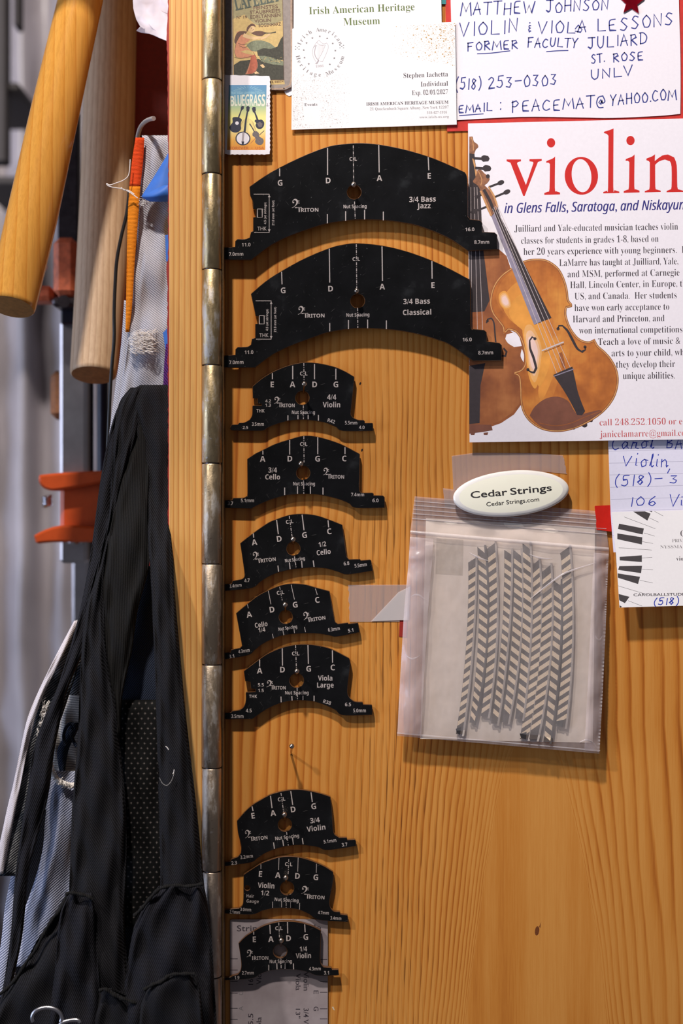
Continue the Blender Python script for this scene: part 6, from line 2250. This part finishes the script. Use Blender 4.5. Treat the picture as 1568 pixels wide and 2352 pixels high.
strap('lining', [(1300, 318, 360, .004), (1450, 298, 362, .000), (1625, 270, 372, -.004)], M['apron_lining'], .002, 12, 30, 3, .0005)
strap('mesh_panel', [(1608, 262, 376, -.008), (1625, 262, 376, -.011), (1700, 262, 378, -.013), (1850, 270, 382, -.015), (2000, 276, 384, -.016), (2130, 276, 380, -.017)], M['mesh'], .003, 20, 60, 4, .0006)
strap('backing', [(2000, 225, 420, -.006), (2150, 200, 440, -.008), (2400, 150, 470, -.010)], M['apron'], .002, 16, 30, 6)
strap('inner_panel', [(1520, 168, 215, .013), (1640, 118, 205, .014), (1760, 84, 195, .014), (1860, 58, 185, .013), (2000, 34, 172, .012), (2150, 20, 160, .012), (2330, -30, 150, .012)], M['apron_b'], .002, 14, 50, 13, .0008)
# skirt pieces with rolled hems
pp1 = strap('pocket_panel', [(2036, 364, 468, -.039), (2060, 344, 473, -.040), (2100, 318, 479, -.041), (2150, 303, 485, -.042), (2250, 288, 491, -.043), (2400, 272, 500, -.043)], M['apron_b'], .006, 26, 60, 8, .0016)
pf1 = strap('pocket_flap', [(2240, 386, 450, -.047), (2262, 345, 456, -.048), (2300, 325, 462, -.048), (2400, 318, 470, -.048)], M['apron'], .004, 18, 30, 9, .0012)
sp1 = strap('side_panel', [(2052, 156, 214, -.034), (2100, 138, 219, -.036), (2200, 128, 224, -.038), (2400, 108, 240, -.039)], M['apron_b'], .006, 20, 50, 10, .0016)
sp2 = strap('side_panel', [(2056, 150, 166, -.024), (2110, 118, 172, -.026), (2160, 85, 176, -.028), (2210, 58, 180, -.030), (2262, 22, 186, -.032), (2400, -40, 196, -.034)], M['apron'], .004, 20, 50, 11, .0016)
pp2 = strap('pocket_panel', [(2272, 228, 258, -.040), (2296, 226, 312, -.041), (2340, 216, 317, -.042), (2400, 210, 322, -.042)], M['apron'], .005, 18, 30, 12, .0012)


def hem(q, y, host, r=.0009):
    mb = MB()
    c_ = catmull(q, 6, corner=181)
    tube(mb, [P(a, b_, y) for a, b_ in c_], [r * (1 + .25 * math.sin(i * 1.3)) for i in range(len(c_))], 8)
    mb.build('hem', M['apron_v'], host)


hem([(308, 2104), (326, 2086), (346, 2062), (368, 2041), (400, 2034), (432, 2036), (466, 2030)], -.041, pp1)
hem([(152, 2056), (158, 2051), (180, 2053), (204, 2060), (213, 2066)], -.0365, sp1)
hem([(-12, 2292), (14, 2272), (38, 2246), (62, 2208), (80, 2184), (98, 2150), (120, 2112), (138, 2090), (152, 2062)], -.031, sp2)
hem([(228, 2276), (242, 2272), (262, 2286), (288, 2296), (312, 2304)], -.0435, pp2)
hem([(330, 2274), (350, 2262), (372, 2254), (390, 2240), (418, 2237), (448, 2237)], -.0485, pf1)

# lint threads on the apron
mb = MB()
tube(mb, [P(a, b_, -.0385) for a, b_ in catmull([(366, 1786), (372, 1798), (382, 1804), (392, 1796), (398, 1782), (400, 1772)], 5, corner=181)], .00005, 6)
mb.build('lint_thread', M['fray'], apr)
mb = MB()
tube(mb, [P(a, b_, -.0385) for a, b_ in [(397, 1778), (399, 1774), (400, 1768)]], .0002, 6)
tube(mb, [P(a, b_, -.0385) for a, b_ in [(380, 1714), (384, 1717), (387, 1722)]], .0002, 6)
mb.build('lint_tuft', M['fray'], apr)

# wire clip at the bottom edge
th = thing('wire_clip', 'shiny steel clip with two wire loops on the black apron', 'clip', P(125, 2352, -.046))
for pts in (ellipse(108, 2338, 34, 24, 30, 0, -200, 20), [(130, 2372), (140, 2352), (158, 2344), (178, 2343), (184, 2348)]):
    mb = MB()
    c_ = pts if len(pts) > 8 else catmull(pts, 6, corner=181)
    tube(mb, [P(a, b_, -.047) for a, b_ in c_], 4.6 * S, 12)
    mb.build('wire_loop', M['steel'], th)
mb = MB()
a, b_ = P(70, 2368, -.045), P(190, 2400, -.045)
box(mb, (a.x, -.050, b_.z), (b_.x, -.040, a.z), 0, .001)
mb.build('jaw', M['dark_steel'], th)

# ------------------------------------------------------------------ bar clamps and rods behind
def fbox(mb, x0, y0, x1, y1, ya, yb, ch=.0012, mi=0):
    a, c = P(x0, y0, ya), P(x1, y1, ya)
    box(mb, (a.x, ya, c.z), (c.x, yb, a.z), mi, ch)


th = thing('bar_clamp', 'bar clamp with rusty orange jaw and dark bar behind the handles', 'clamp', P(150, 600, 0.155))
mb = MB()
fbox(mb, 131, 250, 178, 560, 0.165, 0.177, .001)
mb.build('bar', M['dark_steel'], th)
mb = MB()
fbox(mb, 120, 543, 176, 680, 0.145, 0.200, .004)
jaw = mb.build('jaw', M['rust_orange'], th)
mb = MB()
fbox(mb, 60, 655, 122, 690, 0.155, 0.177, .003)
mb.build('arm', M['rust_orange'], jaw)
mb = MB()
fbox(mb, 118, 682, 176, 704, 0.147, 0.195, .002)
tube(mb, [P(146, 692, 0.143), P(146, 692, 0.155)], .004, 14)
mb.build('clutch_plate', M['dark_steel'], th)
mb = MB()
fbox(mb, 139, 700, 172, 745, 0.165, 0.177, .001)
mb.build('bar_end', M['navy_steel'], th)
mb = MB()
pts = [P(100 + 4 * math.sin(i * .9), 585 + i * 3.2, 0.177) for i in range(14)]
tube(mb, pts, .0016, 8)
mb.build('spring', M['steel'], th)

th = thing('bar_clamp', 'bar clamp with bright orange flanged jaw on a shiny steel bar', 'clamp', P(165, 1160, 0.155))
mb = MB()
fbox(mb, 136, 735, 199, 1294, 0.177, 0.191, .0022)
mb.build('bar', M['steel'], th)
mb = MB()
fbox(mb, 136, 1096, 240, 1238, 0.150, 0.215, .003)
jaw = mb.build('jaw', M['orange'], th)
for yy, x_, sl in ((1090, 92, 1), (1228, 82, -1)):
    mb = MB()
    fr_ = [(x_, yy + (6 if sl > 0 else 4)), (140, yy + (1 if sl > 0 else -16)), (240, yy - 4 if sl > 0 else yy - 10), (240, yy + 12), (140, yy + (30 if sl > 0 else 12)), (x_ + 18, yy + (30 if sl > 0 else 14)), (x_ + 4, yy + (20 if sl > 0 else 16))]
    slab(mb, Plane(0.140), catmull(fr_, 4, True, 50), .085, 0, 0, .0015)
    mb.build('flange', M['orange'], jaw)
mb = MB()
pts = [P(108 + 8 * math.cos(i * 1.1), 1140 + i * 1.1, 0.165 + .006 * math.sin(i * 1.1)) for i in range(22)]
tube(mb, pts, .0012, 8)
mb.build('spring', M['steel'], th)
mb = MB()
tube(mb, [P(172, 1243, 0.171), P(172, 1250, 0.171), P(172, 1252, 0.171)], [.006, .006, .004], 16)
mb.build('stop_pin', M['steel'], th)

mb = MB()
fbox(mb, 113, 850, 160, 962, .1915, .215, .004)
mb.build('rear_jaw', M['brown_block'], th)

th = thing('steel_bar', 'narrow steel bar hanging below the orange flanged clamp', 'bar', P(183, 1440, 0.245))
mb = MB()
fbox(mb, 164, 1240, 205, 1600, 0.245, 0.257, .002)
mb.build('bar', M['steel'], th)

for i, (x0, x1, lb) in enumerate(((193, 216, 'dark metal tube hanging just behind the shiny steel bar'), (221, 250, 'dark metal tube hanging behind the black cable'))):
    mb = MB()
    tube(mb, [P((x0 + x1) / 2, 640, 0.255), P((x0 + x1) / 2, 1300, 0.255)], (x1 - x0) / 2 * S * (D + 0.255) / D, 24)
    tag(mb.build('metal_tube', M['navy_steel']), lb, 'tube', 'dark tubes behind the clamps')
# ------------------------------------------------------------------ grey sheeting and shelf far behind
th = thing('plastic_sheet', 'blurred grey plastic sheeting hanging in folds at the back', 'sheeting', P(60, 1200, .80))
rows = []
rp = random.Random(14)
for py in (-700, -100, 400, 900, 1400, 1900, 2400, 2900):
    cps = []
    for i in range(24):
        x = -620 + i * 48
        cps.append((x + rp.uniform(-9, 9), .80 + (.020 if i % 2 else -.012) + rp.uniform(-.008, .008)))
    rows.append((py, cps))
mb = MB()
cloth(mb, rows, 120, 40, .002, 0, .003, 21)
mb.build('folds', M['sheet'], th)
th = thing('shelf_rack', 'dark blurred shelf frame in the top corner behind the handles', 'shelf', P(10, 200, .55))
for q in ((-60, -60, 14, 372), (30, -60, 44, 60)):
    mb = MB()
    fbox(mb, *q, .55, .57, .002)
    mb.build('upright', M['frame_dark'], th)
for q in ((-60, 188, 44, 208), (-60, 404, 60, 424)):
    mb = MB()
    fbox(mb, *q, .56, .70, .002)
    mb.build('shelf_board', M['frame_dark'], th)
# ------------------------------------------------------------------ tidy
for o in bpy.data.objects:
    if 'origin_hint' in o:
        del o['origin_hint']
